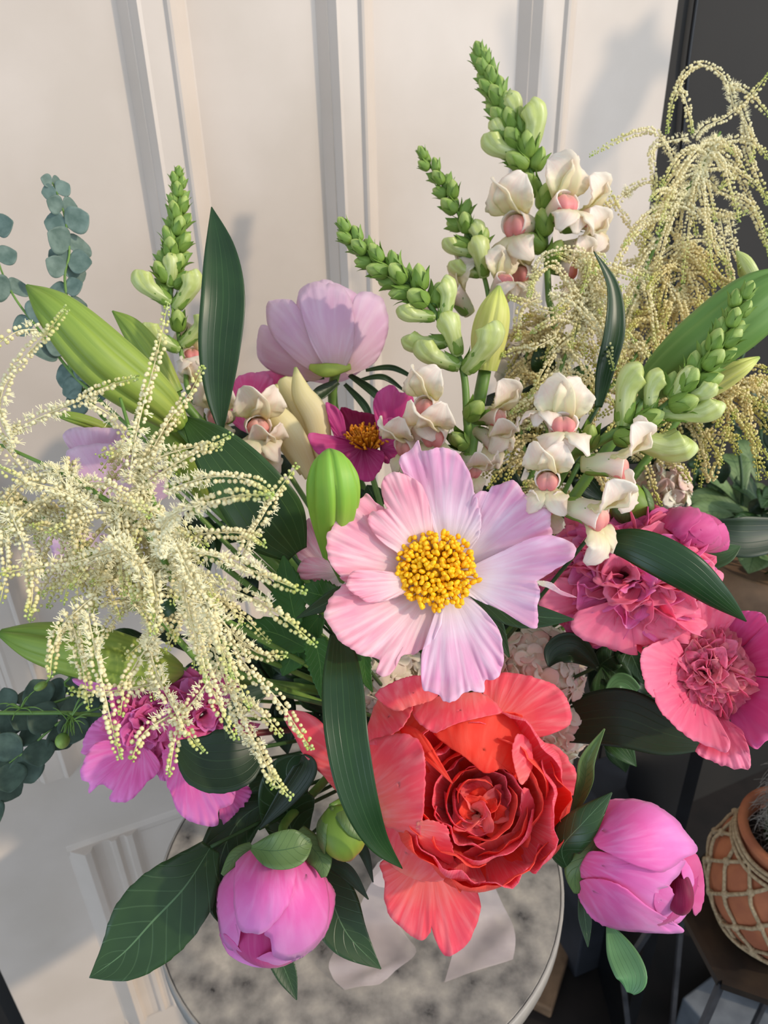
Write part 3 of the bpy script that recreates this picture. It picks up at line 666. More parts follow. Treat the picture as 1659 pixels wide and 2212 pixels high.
# ---- hero single peony
z6 = Z(600, 900, .42194)
H = P(945, 1230, .475)
hero = thing('single_peony', 'open pale pink single peony with yellow stamens in the middle of the bouquet', 'flower', H)
dh = dish(945, 1230, 270, .478, .030, 1.3, (.006, -.012))
def dhx(o): return lambda x, y, u=0, th=0: dh(x, y)+o
petals(hero, [
 ('petal', z6, [(790,650),(785,500),(760,400),(700,320),(640,270),(620,215),(680,165),(720,125),(738,180),(830,160),(900,175),(950,220),(985,290),(1005,370),(1020,430),(1038,510),(1035,600),(1000,660),(950,720),(880,760),(810,740)], (865,770), dhx(.004), dict(mat='hero2')),
 ('petal', z6, [(975,780),(1100,750),(1200,690),(1300,630),(1405,605),(1395,560),(1390,490),(1320,440),(1250,370),(1200,330),(1150,345),(1100,350),(1080,380),(1000,410),(1005,560),(1020,620),(985,680),(950,720)], (900,790), dhx(.006), dict(mat='hero2')),
 ('petal', z6, [(660,735),(600,690),(500,600),(470,540),(540,470),(500,440),(450,395),(380,460),(310,510),(265,590),(250,660),(265,740),(300,800),(350,850),(360,900),(430,940),(500,955),(600,930),(690,880)], (760,820), dhx(.003)),
 ('petal', z6, [(800,700),(790,520),(750,380),(700,320),(640,290),(560,300),(530,350),(545,440),(560,470),(490,490),(460,520),(480,580),(530,640),(600,690),(670,745),(740,790)], (790,780), dhx(-.003), dict(jag=2.5)),
 ('petal', z6, [(690,870),(600,930),(500,955),(400,920),(340,860),(300,890),(260,950),(245,1020),(285,1100),(330,1160),(400,1200),(450,1230),(520,1240),(505,1310),(550,1335),(600,1290),(610,1240),(700,1210),(760,1170),(810,1100),(840,1020),(850,920)], (810,850), dhx(.005)),
 ('petal', z6, [(920,870),(1000,930),(1100,970),(1180,1010),(1240,1050),(1310,1085),(1330,1040),(1345,900),(1335,850),(1400,800),(1500,740),(1525,700),(1500,650),(1400,605),(1300,620),(1200,670),(1120,740),(1040,770),(960,790)], (880,820), dhx(-.001), dict(mat='hero2')),
 ('petal', z6, [(845,900),(840,1050),(790,1150),(740,1200),(735,1300),(750,1400),(820,1420),(850,1455),(890,1460),(960,1410),(1050,1405),(1060,1350),(1110,1350),(1150,1280),(1145,1130),(1080,1020),(990,930),(920,870)], (860,840), dhx(.0), dict(mat='hero2')),
 ('petal', z6, [(700,840),(600,800),(500,790),(400,790),(350,840),(365,890),(430,935),(500,950),(600,925),(680,880)], (740,840), dhx(-.004), dict(jag=2)),
 ('petal', z6, [(1330,840),(1400,850),(1450,890),(1530,925),(1460,915),(1400,880),(1345,865)], (1345,855), dhx(-.004), dict(jag=.2, ruf=.0005)),
 ], 'hero', seed=3, rings=20, n=190, ruf=.0021, jag=2.6)
z6c = z6(812, 790)
pixball('carpel', z6c[0], z6c[1], 40, 38, .474, .009, M['stamen'], hero)
stamens('stamens', P(z6c[0], z6c[1], .472), (CAMP-H).normalized()*1.0+CU_*.1, .0215, 290, .0125, M['stamen'], hero, seed=5, tipr=.0017)
stem_to_vase(P(940, 1240, .485), hero, .0028)
for (pts, hw) in (([(985,1270,.50),(1090,1322,.495),(1160,1332,.49),(1240,1338,.485)], [5,24,24,1]), ([(800,1260,.50),(720,1295,.495),(640,1336,.49)], [16,20,1]), ([(1010,1280,.50),(1060,1340,.51),(1100,1420,.52)], [5,22,2])):
    blade('leaf', pts, hw, M['pleaf'], hero, cup=.2)

# ---- coral peony
z7 = Z(600, 1400, .42194)
K = P(1000, 1700, .50)
cor = thing('coral_peony', 'large coral peony with cupped petals hanging over the table', 'flower', K)
cd = ball(985, 1690, 250, 250, .545, .085)
def cdo(o, g=1.0): 
    f_ = ball(985, 1690, 250*g, 250*g, .545, .085); return lambda x, y, u=0, th=0: f_(x, y)+o
flat = lambda d, tx=0, ty=0, cx=990, cy=1690: (lambda x, y, u=0, th=0: d+tx*(x-cx)/250+ty*(y-cy)/250)
petals(cor, [
 ('outer_petal', z7, [(1050,230),(1070,150),(1160,125),(1300,145),(1420,190),(1480,260),(1500,320),(1495,390),(1400,440),(1290,460),(1220,430),(1130,370)], (1080,430), flat(.515, .004, -.004)),
 ('outer_petal', z7, [(1270,480),(1350,475),(1440,510),(1500,590),(1555,700),(1540,750),(1480,765),(1485,860),(1440,950),(1380,990),(1310,980),(1270,900),(1250,700)], (1150,700), flat(.522, .0)),
 ('outer_petal', z7, [(40,330),(100,320),(200,360),(290,450),(440,560),(440,760),(350,750),(310,740),(220,640),(130,540),(90,460),(40,380)], (500,700), flat(.52, -.0)),
 ('outer_petal', z7, [(560,1080),(545,1200),(550,1310),(600,1400),(680,1470),(740,1495),(780,1460),(785,1430),(810,1500),(850,1570),(890,1575),(960,1530),(1010,1440),(1040,1330),(1020,1230),(1000,1130)], (780,1050), flat(.520, 0, -.016)),
 ('outer_petal', z7, [(500,240),(600,170),(700,140),(760,150),(860,180),(800,260),(680,300),(600,320)], (690,230), flat(.478, .0), dict(focus=(800,600))),
 ('petal', z7, [(1250,730),(1285,730),(1315,800),(1310,880),(1290,950),(1230,1000),(1190,960),(1240,860)], (1270,880), cdo(.003), dict(focus=(1200,1200))),
 ('petal', z7, [(1310,960),(1290,920),(1150,960),(1020,1010),(900,1080),(870,1120),(930,1150),(1040,1130),(1080,1100),(1200,1060),(1300,1000)], (1090,1040), cdo(.001), dict(focus=(1000,600))),
 ('petal', z7, [(800,440),(830,420),(920,380),(1090,345),(1180,340),(1240,420),(1300,520),(1290,640),(1260,700),(1200,640),(1140,620),(1060,640),(960,560),(870,500)], (1050,520), cdo(.014), dict(mat='coralhot', focus=(1000,900))),
 ('petal', z7, [(1230,440),(1290,480),(1305,560),(1300,620),(1250,700),(1215,620),(1200,520)], (1255,580), cdo(.001), dict(focus=(1000,800))),
 ('petal', z7, [(620,400),(700,410),(760,460),(790,520),(740,540),(680,500)], (900,700), cdo(.003), dict(mat='coralhot')),
 ('petal', z7, [(690,270),(800,250),(1000,225),(1080,250),(1130,300),(1140,332),(1040,355),(920,385),(830,425),(800,432),(740,400),(700,350)], (930,320), cdo(-.002), dict(focus=(950,-100))),
 ('petal', z7, [(490,800),(560,880),(640,930),(720,960),(780,1040),(880,1070),(935,1130),(930,1165),(800,1195),(680,1180),(600,1130),(540,1060),(500,960)], (660,1050), cdo(-.003), dict(focus=(500,1400))),
 ('petal', z7, [(710,900),(770,880),(860,910),(880,970),(898,1040),(880,1105),(800,1060),(740,1020),(716,960)], (800,980), cdo(-.007), dict(jag=2, focus=(600,900))),
 ('petal', z7, [(455,490),(560,450),(650,440),(720,470),(750,540),(757,650),(750,780),(735,920),(710,968),(600,930),(520,880),(465,760),(448,640)], (620,700), cdo(-.007), dict(focus=(250,900))),
 ('petal', z7, [(462,490),(455,430),(490,310),(540,230),(620,215),(670,255),(687,320),(640,400),(590,440),(535,492)], (570,350), cdo(-.006), dict(focus=(400,100))),
 ], 'coral', seed=11, rings=14, n=120, ruf=.0012, jag=1.4)
ax = (CAMP-K).normalized()
kc = z7(1005, 790)
cups(P(kc[0], kc[1], .520), (ax+CR_*.05+CU_*.05).normalized(), [(.050, .056, 6), (.043, .055, 6), (.035, .053, 5), (.027, .051, 5), (.020, .049, 4), (.013, .047, 3)], ['coralhot', 'coral', 'coralhot', 'coral'], cor, seed=2, open_=.18)
bomb(P(kc[0]+8, kc[1]+20, .495), ax, .017, 9, ['coral', 'coralhot'], cor, seed=8, size=1.5)
pixball('receptacle', 985, 1700, 180, 190, .556, .040, M['coralhot'], cor)
stem_to_vase(P(985, 1690, .57), cor, .003)

# ---- lower left pink bud
zA = Z(150, 1500, .45208)
B1 = P(595, 1957, .49)
b1 = thing('peony_bud', 'half-open bright pink peony bud at lower left above the table edge', 'flower bud', B1)
bc = zA(985, 1010); bf = lambda o, g=1.0: (lambda x, y, u=0, th=0: ball(bc[0], bc[1], 128, 136, .505, .058)(x, y)+o)
petals(b1, [
 ('petal', zA, [(870,730),(800,790),(740,870),(705,950),(710,1080),(740,1200),(790,1225),(810,1170),(790,1070),(790,950),(830,830)], (850,900), bf(.002), dict(focus=(1000, 560))),
 ('petal', zA, [(720,1150),(760,1240),(860,1295),(960,1303),(1060,1270),(1000,1255),(960,1230),(880,1262),(825,1230),(790,1190),(750,1150)], (860,1280), bf(.0005), dict(focus=(1000, 560))),
 ('petal', zA, [(1200,880),(1240,900),(1270,960),(1250,1080),(1200,1180),(1120,1250),(1060,1275),(1040,1240),(1130,1100)], (1180,1000), bf(.001), dict(focus=(1000, 560))),
 ('petal', zA, [(1065,800),(1130,780),(1200,850),(1235,930),(1240,1050),(1215,1150),(1130,1235),(1060,1268),(980,1250),(962,1170),(935,1130),(1030,1020)], (1130,860), bf(-.003), dict(focus=(1000, 560))),
 ('petal', zA, [(800,790),(870,728),(950,740),(1075,800),(1075,900),(1035,1020),(940,1130),(870,1142),(812,1120),(795,1060),(785,950)], (930,800), bf(-.006), dict(focus=(1000, 560))),
 ], 'lilacpink', seed=21, rings=12, n=90, ruf=.0006, jag=1.2)
pixball('inner_petals', bc[0]-2, bc[1], 108, 114, .512, .038, M['magenta'], b1)
stem_to_vase(P(612, 1815, .515), b1, .0032, mid=P(650, 1740, .56))
blade('sepal', [(543,1832,.462),(590,1838,.450),(640,1830,.450),(672,1818,.456)], [5,34,36,6], M['sepal'], b1, cup=.25)
blade('sepal', [(640,1800,.485),(690,1850,.47),(700,1895,.465)], [22,26,6], M['sepal'], b1, cup=-.2)
blade('sepal', [(545,1830,.49),(510,1850,.485),(480,1890,.48)], [12,16,4], M['sepal'], b1, cup=-.2)

# ---- right pink bud
z8 = Z(1100, 1100, .50270)
bc2 = (1375, 1862); bg2 = lambda o: (lambda x, y, u=0, th=0: ball(bc2[0], bc2[1], 140, 150, .505, .062)(x, y)+o)
b2 = thing('peony_bud', 'large half-open pink peony bud at lower right over the dark floor', 'flower bud', P(1375, 1862, .50))
petals(b2, [
 ('petal', z8, [(745,1500),(800,1480),(832,1560),(835,1680),(800,1745),(775,1660),(760,1540)], (800,1600), bg2(.003), dict(focus=(230, 1480), mat='deeprose')),
 ('petal', z8, [(640,1620),(690,1620),(715,1680),(718,1750),(690,1762),(640,1740),(620,1680)], (650,1680), bg2(-.001), dict(focus=(230, 1480))),
 ('petal', z8, [(745,1500),(790,1570),(785,1680),(745,1765),(700,1780),(742,1720),(765,1640),(740,1560)], (765,1600), bg2(.0), dict(focus=(230, 1480))),
 ('petal', z8, [(300,1570),(350,1470),(500,1500),(650,1555),(748,1508),(735,1560),(685,1618),(640,1640),(640,1740),(560,1690),(450,1610),(360,1590)], (400,1530), bg2(-.001), dict(focus=(230, 1480))),
 ('petal', z8, [(295,1650),(310,1595),(400,1590),(500,1630),(600,1710),(700,1770),(755,1812),(700,1822),(500,1812),(380,1775),(320,1710)], (360,1640), bg2(-.004), dict(focus=(230, 1480))),
 ('petal', z8, [(385,1270),(480,1245),(600,1258),(700,1320),(760,1390),(812,1465),(750,1500),(700,1540),(650,1560),(560,1540),(450,1490),(370,1440),(365,1340)], (400,1380), bg2(-.006), dict(focus=(230, 1480))),
 ], 'lilacpink', seed=31, rings=12, n=100, ruf=.0006, jag=1.2)
pixball('inner_petals', 1382, 1862, 116, 122, .512, .040, M['magenta'], b2)
pixball('hidden_heart', 1462, 1922, 30, 48, .474, .016, M['wine'], b2)
blade('sepal', [(1225,1875,.48),(1215,1830,.468),(1262,1775,.458),(1322,1712,.462)], [10,34,32,1], M['pleaf'], b2, cup=-.25, roll=-8)
blade('sepal', [(1290,1760,.49),(1285,1820,.475),(1245,1880,.475),(1245,1930,.48)], [8,24,26,6], M['sepal'], b2, cup=-.3)
blade('leaf', [(1240,1755,.50),(1262,1690,.49),(1270,1640,.485),(1306,1574,.48)], [6,16,16,1], M['sepal'], b2, fold=.5)
blade('leaf', [(1315,1998,.52),(1340,2055,.51),(1365,2110,.50),(1362,2145,.50)], [6,30,32,8], M['pleafl'], b2, cup=.2)
blade('leaf', [(1258,1930,.52),(1264,1985,.515),(1270,2046,.51)], [8,14,1], M['pleaf'], b2, cup=.2)
stem_to_vase(P(1262, 1810, .52), b2, .0032, mid=P(1150, 1700, .60))

# ---- lower-left lilac pink peony
zL = Z(0, 1400, .36711)
dl = flat(.535, 0, -.012, 330, 1600)
l1 = thing('pink_peony', 'lilac pink double peony hanging at left under the cream plume', 'flower', P(360, 1590, .55))
petals(l1, [
 ('outer_petal', zL, [(480,600),(520,480),(600,400),(700,370),(760,480),(720,600),(620,620),(520,630)], (780,520), flat(.552, 0, 0)),
 ('outer_petal', zL, [(500,640),(560,560),(700,540),(880,600),(940,700),(860,800),(760,900),(680,915),(640,890),(660,840),(580,800),(530,850),(520,800),(480,750)], (830,560), flat(.536, .0, -.014, 330, 1600), dict(jag=2.2)),
 ('outer_petal', zL, [(1260,900),(1360,840),(1430,800),(1480,860),(1400,960),(1300,1045),(1290,960)], (1300,800), flat(.548, 0, -.01, 400, 1650)),
 ('outer_petal', zL, [(960,600),(1090,640),(1200,740),(1360,780),(1370,900),(1290,960),(1280,1040),(1180,1045),(1060,980),(1010,870),(975,780)], (1090,600), flat(.537, .0, -.014, 330, 1600)),
 ('outer_petal', zL, [(920,700),(960,640),(1010,760),(980,780),(940,770)], (980,640), flat(.54)),
 ('outer_petal', zL, [(420,180),(600,200),(800,240),(900,300),(700,300),(520,250)], (900,320), flat(.56)),
 ], 'lilacpink', seed=41, rings=12, n=110, ruf=.0016, jag=1.6)
bomb(P(318, 1560, .555), (CAMP-P(318, 1560, .55)).normalized()+CR_*-.2, .023, 34, ['pink', 'lilacpink', 'pink'], l1, seed=4, size=1.0)
bomb(P(430, 1545, .560), (CAMP-P(430, 1545, .55)).normalized()+CR_*.2, .029, 36, ['pink', 'pink', 'lilacpink'], l1, seed=5, size=1.0)
stem_to_vase(P(400, 1600, .60), l1, .0028, mat='rstem')

# ---- blush peony behind
z3 = Z(450, 450, .42194)
pb = z3(600, 620); bk = lambda o: (lambda x, y, u=0, th=0: ball(pb[0], pb[1], 155, 150, .655, .065)(x, y)+o)
p1 = thing('blush_peony', 'pale blush peony seen from the side against the door at the back', 'flower', P(700, 790, .65))
petals(p1, [
 ('petal', z3, [(260,620),(300,600),(380,690),(480,780),(600,830),(560,880),(480,880),(340,840),(270,790),(250,730)], (580,840), bk(.010), dict(focus=(650, 900))),
 ('petal', z3, [(460,560),(470,420),(560,372),(640,380),(760,440),(800,560),(700,700),(560,700)], (620,780), bk(.030), dict(focus=(650, 900))),
 ('petal', z3, [(740,480),(780,430),(850,435),(900,480),(922,580),(900,700),(850,790),(760,840),(700,830),(720,640)], (700,840), bk(.001), dict(focus=(650, 900))),
 ('petal', z3, [(300,500),(340,470),(420,468),(470,520),(560,640),(640,780),(620,850),(520,830),(400,740),(310,620)], (640,840), bk(.0), dict(focus=(650, 900))),
 ('petal', z3, [(465,480),(500,400),(550,375),(600,392),(625,382),(690,410),(735,480),(748,600),(740,720),(700,820),(650,840),(590,800),(520,680)], (650,845), bk(-.004), dict(focus=(650, 900))),
 ], 'blush', seed=51, rings=12, n=100, ruf=.0012, jag=1.2)
pixball('inner_petals', pb[0]+3, pb[1]+24, 104, 92, .668, .040, M['blush'], p1)
blade('sepal', [(668,792,.60),(705,800,.592),(758,792,.60)], [6,15,6], M['lilysep'], p1, cup=-.3)
stem_to_vase(P(728, 790, .64), p1, .0042, mid=P(742, 960, .66))
for pts, hw in (([(730,825,.64),(690,850,.63),(664,870,.625)], [6,14,1]), ([(755,810,.64),(810,850,.63),(850,900,.63)], [5,9,1]), ([(790,800,.64),(850,795,.64),(915,830,.64)], [3,6,1]), ([(780,820,.64),(830,815,.64),(880,850,.65)], [3,6,1]), ([(745,830,.63),(790,880,.62),(805,930,.62)], [4,8,1]), ([(700,815,.64),(660,820,.63),(630,850,.63)], [4,6,1])):
    blade('leaf', pts, hw, M['pleaf'], p1, cup=.3)

# ---- magenta single peony behind
m1 = thing('magenta_peony', 'small magenta peony with orange stamens behind the green lily bud', 'flower', P(780, 960, .60))
mf_ = flat(.585, 0, 0, 780, 950)
petals(m1, [
 ('petal', z3, [(650,1200),(670,1040),(700,1020),(760,1040),(850,1060),(880,1150),(860,1240),(760,1240)], (790,1250), flat(.60), dict(mat='wine')),
 ('petal', z3, [(850,980),(880,930),(940,905),(985,940),(1040,960),(1080,1080),(1040,1190),(980,1240),(920,1240),(870,1140),(848,1050)], (930,1240), flat(.585), dict(mat='magenta')),
 ('petal', z3, [(600,998),(640,1010),(690,1060),(700,1170),(690,1240),(650,1180),(615,1080)], (720,1230), flat(.588), dict(mat='magenta')),
 ('petal', z3, [(515,1155),(580,1155),(700,1180),(760,1225),(860,1235),(900,1260),(880,1340),(820,1400),(740,1370),(640,1300),(540,1240)], (790,1220), lambda x, y, u=0, th=0: .585-.03*u, dict(mat='magenta')),
 ('petal', z3, [(880,1100),(990,1080),(1060,1180),(1000,1260),(900,1300)], (880,1230), flat(.578), dict(mat='magenta')),
 ], 'magenta', seed=61, ruf=.0015, n=90)
stamens('stamens', P(796, 962, .590), CU_*1.0+(CAMP-P(790, 950, .6)).normalized()*.6, .015, 90, .014, M['ostamen'], m1, seed=6, tipr=.0011, thread=.0006)
stem_to_vase(P(790, 980, .61), m1)
m2 = thing('magenta_peony', 'lilac magenta peony petals behind the tall dark lily leaf', 'flower', P(545, 870, .64))
petals(m2, [('petal', z3, [(120,1000),(135,880),(180,850),(280,840),(330,880),(320,960),(240,1040),(140,1050)], (200,1060), flat(.64)), ('petal', z3, [(220,870),(330,828),(400,860),(440,960),(360,1060),(260,1050)], (300,1080), flat(.648)),
 ('petal', z3, [(90,1040),(160,960),(280,980),(300,1100),(180,1140)], (200,1150), flat(.632))], 'pink', seed=66, n=70)
stem_to_vase(P(545, 900, .65), m2)

# ---- pale petals of a peony half hidden behind hero, left
q1 = thing('blush_peony', 'pale pink peony mostly hidden between the green lily bud and the open peony', 'flower', P(700, 1210, .53))
petals(q1, [
 ('petal', z6, [(90,680),(110,600),(160,520),(200,560),(260,640),(300,760),(280,830),(200,760),(120,740)], (290,820), flat(.525)),
 ('petal', z6, [(100,800),(130,730),(220,725),(300,760),(360,840),(330,890),(250,880),(220,830),(130,835)], (330,800), flat(.518)),
 ('petal', z6, [(180,830),(260,780),(340,850),(330,900),(220,880)], (340,820), flat(.522))], 'hero', seed=71, n=70)
stem_to_vase(P(720, 1230, .54), q1)
q2 = thing('blush_peony', 'pale lilac peony seen through the left cream plume', 'flower', P(250, 990, .56))
zB = Z(0, 350, .33898)
petals(q2, [
 ('petal', zB, [(400,1750),(480,1690),(600,1690),(760,1700),(860,1760),(840,1900),(700,1950),(520,1900)], (640,2050), flat(.555)),
 ('petal', zB, [(420,1860),(560,1800),(760,1800),(940,1860),(1040,1980),(1070,2120),(960,2170),(760,2160),(560,2060)], (760,2200), flat(.545)),
 ('petal', Z(0,1000,.42194), [(240,360),(400,350),(600,380),(660,440),(560,520),(360,560),(280,520),(260,440)], (500,460), flat(.55)),
 ], 'blush', seed=75, n=80)
stem_to_vase(P(270, 1060, .57), q2)

# ---- right double peonies
z5 = Z(1000, 700, .39723)
r1 = thing('pink_double_peony', 'full rose pink double peony under the long lily leaf at right', 'flower', P(1360, 1280, .56))
petals(r1, [
 ('outer_petal', z5, [(430,1560),(420,1480),(520,1380),(640,1420),(680,1560),(600,1600),(500,1590)], (760,1480), flat(.545)),
 ('outer_petal', z5, [(585,1640),(640,1555),(760,1600),(900,1640),(1050,1600),(1160,1600),(1198,1650),(1160,1700),(1060,1740),(930,1745),(945,1800),(780,1760),(640,1710)], (900,1480), flat(.530)),
 ('outer_petal', z5, [(900,1040),(1000,1060),(1090,1080),(1200,1160),(1200,1260),(1060,1300),(920,1200)], (960,1400), flat(.575)),
 ('outer_petal', z5, [(1160,1240),(1300,1300),(1420,1360),(1340,1470),(1200,1520),(1100,1480)], (980,1420), flat(.555)),
 ('outer_petal', z5, [(480,1300),(500,1180),(640,1160),(760,1220),(700,1360),(560,1400)], (860,1400), flat(.56)),
 ], 'rose', seed=81, n=90, ruf=.0015)
bomb(P(1352, 1252, .572), (CAMP-P(1362, 1258, .58)).normalized()+CU_*.1, .050, 96, ['rose', 'rose', 'pink'], r1, seed=9, size=.85, squash=(1.12, .9))
stem_to_vase(P(1360, 1290, .62), r1)
r2 = thing('pink_double_peony', 'rose pink double peony with wide outer petals at the right edge', 'flower', P(1540, 1450, .55))
dr = lambda o, ty=0: (lambda x, y, u=0, th=0: .56-.05*min(1.2, math.hypot(x-1535, y-1440)/165)**1.5+o)
petals(r2, [
 ('outer_petal', z8, [(900,560),(980,450),(1060,440),(1105,470),(1090,540),(1000,600),(940,620)], (900,660), dr(.012), dict(mat='deeprose')),
 ('outer_petal', z8, [(960,620),(1050,560),(1130,480),(1250,560),(1280,700),(1150,720),(1000,700)], (900,700), dr(.01), dict(mat='deeprose')),
 ('outer_petal', z8, [(940,760),(1000,720),(1150,740),(1240,840),(1200,940),(1100,1000),(1060,1030),(1000,985),(950,900)], (880,720), dr(.008), dict(mat='deeprose')),
 ('outer_petal', z8, [(700,560),(715,470),(780,410),(860,380),(940,385),(978,430),(965,475),(900,500),(860,520),(760,560)], (840,640), dr(.004)),
 ('outer_petal', z8, [(800,1040),(880,990),(960,940),(1005,960),(1040,1090),(1000,1117),(900,1095)], (900,880), dr(.004), dict(jag=2)),
 ('outer_petal', z8, [(565,640),(590,590),(700,555),(740,600),(700,660),(680,760),(620,810),(580,740)], (780,690), dr(-.004)),
 ('outer_petal', z8, [(620,740),(680,740),(750,830),(720,860),(780,850),(810,900),(870,950),(945,990),(940,1040),(900,1035),(780,985),(700,920),(640,850)], (820,760), dr(-.004), dict(jag=2)),
 ], 'rose', seed=91, n=100, ruf=.0015)
bomb(P(1525, 1448, .562), (CAMP-P(1525, 1448, .56)).normalized()+CR_*-.1, .033, 94, ['rose', 'rose', 'roseb'], r2, seed=12, size=.66, squash=(.82, 1.0), ruf=.4)
stem_to_vase(P(1530, 1450, .60), r2, mid=P(1350, 1550, .68))
b3 = thing('peony_bud', 'deep rose peony bud above the double peony at right', 'flower bud', P(1500, 1141, .60))
bb = lambda o: (lambda x, y, u=0, th=0: ball(1498, 1145, 82, 54, .555, .033)(x, y)+o)
petals(b3, [
 ('petal', z5, [(1380,1100),(1420,1085),(1448,1160),(1430,1230),(1300,1240),(1340,1160)], (1400,1180), bb(.002), dict(focus=(960, 1300))),
 ('petal', z5, [(1180,1180),(1240,1080),(1340,1070),(1395,1130),(1400,1200),(1330,1235),(1220,1230)], (1260,1200), bb(-.001), dict(focus=(960, 1300))),
 ('petal', z5, [(1065,1080),(1110,1010),(1200,995),(1280,1005),(1300,1060),(1240,1110),(1200,1180),(1130,1130)], (1150,1120), bb(-.003), dict(focus=(960, 1300))),
 ('petal', z5, [(1200,1030),(1290,1020),(1360,1060),(1395,1140),(1340,1200),(1240,1140)], (1290,1120), bb(-.002), dict(focus=(960, 1300))),
 ], 'deeprose', seed=95, n=70)
pixball('inner_petals', 1496, 1147, 66, 42, .560, .022, M['deeprose'], b3)
stem_to_vase(P(1470, 1170, .575), b3, mid=P(1400,1250,.68))
for nm, (x, y, rx, ry, d), lab in (('a', (738, 1798, 50, 60, .475), 'round unopened green and red peony bud beside the coral peony'), ('b', (1358, 1090, 46, 56, .56), 'round unopened olive green peony bud at right below the snapdragon')):
    g = thing('peony_bud', lab, 'flower bud', P(x, y, d)); c = P(x, y, d); s = d/F
    dn = (-CU_*.9+CR_*.35).normalized() if nm == 'a' else (CU_*.8-CR_*.6).normalized(); e1 = dn.cross(CF_).normalized(); e2 = dn.cross(e1)
    v, f, uv = ellip_g(c, e1*rx*s, e2*rx*s, -dn*ry*s, fn=lambda ph, th: 1+.03*math.sin(3*th+ph)); mk('bud', v, f, M['gbud'], g, uv)
    for k in range(3):
        a = k*2.1+.6; rad = e1*math.cos(a)+e2*math.sin(a); p0 = c-dn*ry*s*1.02
        v, f, uv = blade_g([p0, c-dn*ry*s*.7+rad*rx*s*.78, c+rad*rx*s*1.08-dn*ry*s*.1, c+rad*rx*s*1.02+dn*ry*s*.35], [rx*s*.2, rx*s*.55, rx*s*.5, rx*s*.06], n=14, m=7, ispix=False, face=rad, cup=-.35); mk('sepal', v, f, M['sepal'], g, uv, solid=.0005)
    stem_to_vase(c-dn*ry*s, g, .0022)

# ---- lily buds
lilybud('huge green lily bud slanting up to the upper left', [(58,617,.47),(130,680,.468),(230,780,.48),(330,860,.50),(385,915,.52)], [4,48,66,52,24], seed=1)
lilybud('slender green lily bud behind the huge left one', [(243,672,.56),(285,710,.56),(330,770,.565),(380,850,.57)], [2,24,30,18], seed=2)
lilybud('pale green lily bud pointing left above the pink hanging peony', [(4,1368,.50),(90,1388,.495),(200,1410,.50),(320,1440,.52),(380,1450,.55)], [10,46,60,48,20], seed=3, mat='lily')
lilybud('bright green lily bud pointing up beside the open peony', [(711,974,.455),(716,1010,.450),(720,1060,.455),(718,1130,.475),(712,1200,.495)], [10,48,60,44,16], 'lilyb', seed=4, groove=.22)
lilybud('yellow-green lily bud standing behind the middle snapdragon', [(1078,618,.60),(1068,670,.60),(1056,730,.605),(1048,800,.61)], [4,34,40,26], 'lilyy', seed=5)
lilybud('large green lily bud leaning out past the right edge', [(1735,585,.50),(1640,650,.50),(1530,735,.51),(1440,805,.53),(1395,850,.55)], [8,66,70,50,22], 'lilyg', seed=6, groove=.10)
lilybud('small yellow lily bud under the right snapdragon', [(1640,772,.55),(1600,795,.55),(1550,825,.56),(1500,860,.57)], [3,20,26,16], 'lilyy', seed=7)
lilybud('tiny green lily bud in the left cream plume', [(115,895,.56),(150,900,.56),(200,915,.57),(250,935,.58)], [2,12,14,8], seed=8)
lilybud('green lily bud standing behind the left cream plume', [(300,900,.545),(360,935,.54),(410,990,.55),(450,1080,.57)], [16,42,48,20], 'lily', seed=9)
# cream lily opening
cl = thing('opening_lily', 'cream yellow lily just opening behind the pink petals at left of middle', 'flower', P(670, 1010, .60))
for pts, hw in (([(665,1015,.60),(610,930,.60),(575,880,.595),(550,858,.59)], [20,28,22,2]), ([(690,1010,.60),(640,900,.605),(610,860,.605),(590,835,.60)], [18,26,24,8]), ([(695,1000,.60),(655,880,.60),(620,830,.60),(612,815,.60)], [16,28,24,6]), ([(700,990,.592),(682,900,.588),(652,850,.585),(638,793,.58)], [16,28,22,2]), ([(675,1030,.595),(635,950,.585),(600,900,.58),(556,866,.575)], [16,28,24,3])):
    v, f, uv = blade_g(pts, hw, cup=-.45, n=24, m=11); mk('tepal', v, f, M['tepal'], cl, [(1-a, b) for a, b in uv], solid=.0012)
stem_to_vase(P(672, 1015, .60), cl)

# ---- long lily leaves (each cut leaf on its own stalk)
def leaf(label, pts, hw, mat='lleaf', name='lily_leaf', cat='leaf', stem=True, **k):
    root = thing(name, label, cat, P(*pts[0])); blade('blade', pts, hw, M[mat], root, n=40, m=13, **k)
    if stem: stem_to_vase(P(*pts[0]), root, r=.0014, mat='dstem')
    return root
leaf('tall dark green lily leaf standing upright at left of the blush peony', [(478,935,.53),(472,850,.525),(474,750,.52),(482,640,.52),(476,540,.525),(457,447,.53)], [4,28,44,46,32,1], cup=.25)
leaf('broad dark lily leaf in the middle of the left half', [(400,905,.52),(460,965,.50),(530,1050,.49),(590,1130,.50),(640,1195,.52)], [8,48,72,74,26], 'lleaf2', cup=.2)
leaf('long dark lily leaf hanging in front of the coral peony', [(735,1370,.47),(740,1480,.445),(750,1600,.43),(775,1720,.43),(815,1815,.44),(869,1876,.455)], [22,44,46,40,24,1], cup=.18)
leaf('long arching lily leaf over the pink double peony', [(1268,1165,.50),(1370,1180,.475),(1470,1228,.465),(1550,1290,.47),(1612,1342,.485)], [5,38,44,28,1], cup=-.22, roll=8)
leaf('broad shaded lily leaf below the right double peony', [(1225,1560,.60),(1340,1550,.58),(1440,1585,.57),(1552,1613,.565)], [42,62,46,1], 'dleaf', cup=.15)
leaf('slim twisted lily leaf among the right cream plumes', [(1292,880,.58),(1305,800,.57),(1325,710,.565),(1322,620,.565),(1283,543,.56)], [8,22,26,16,1], roll=25, bend=20)
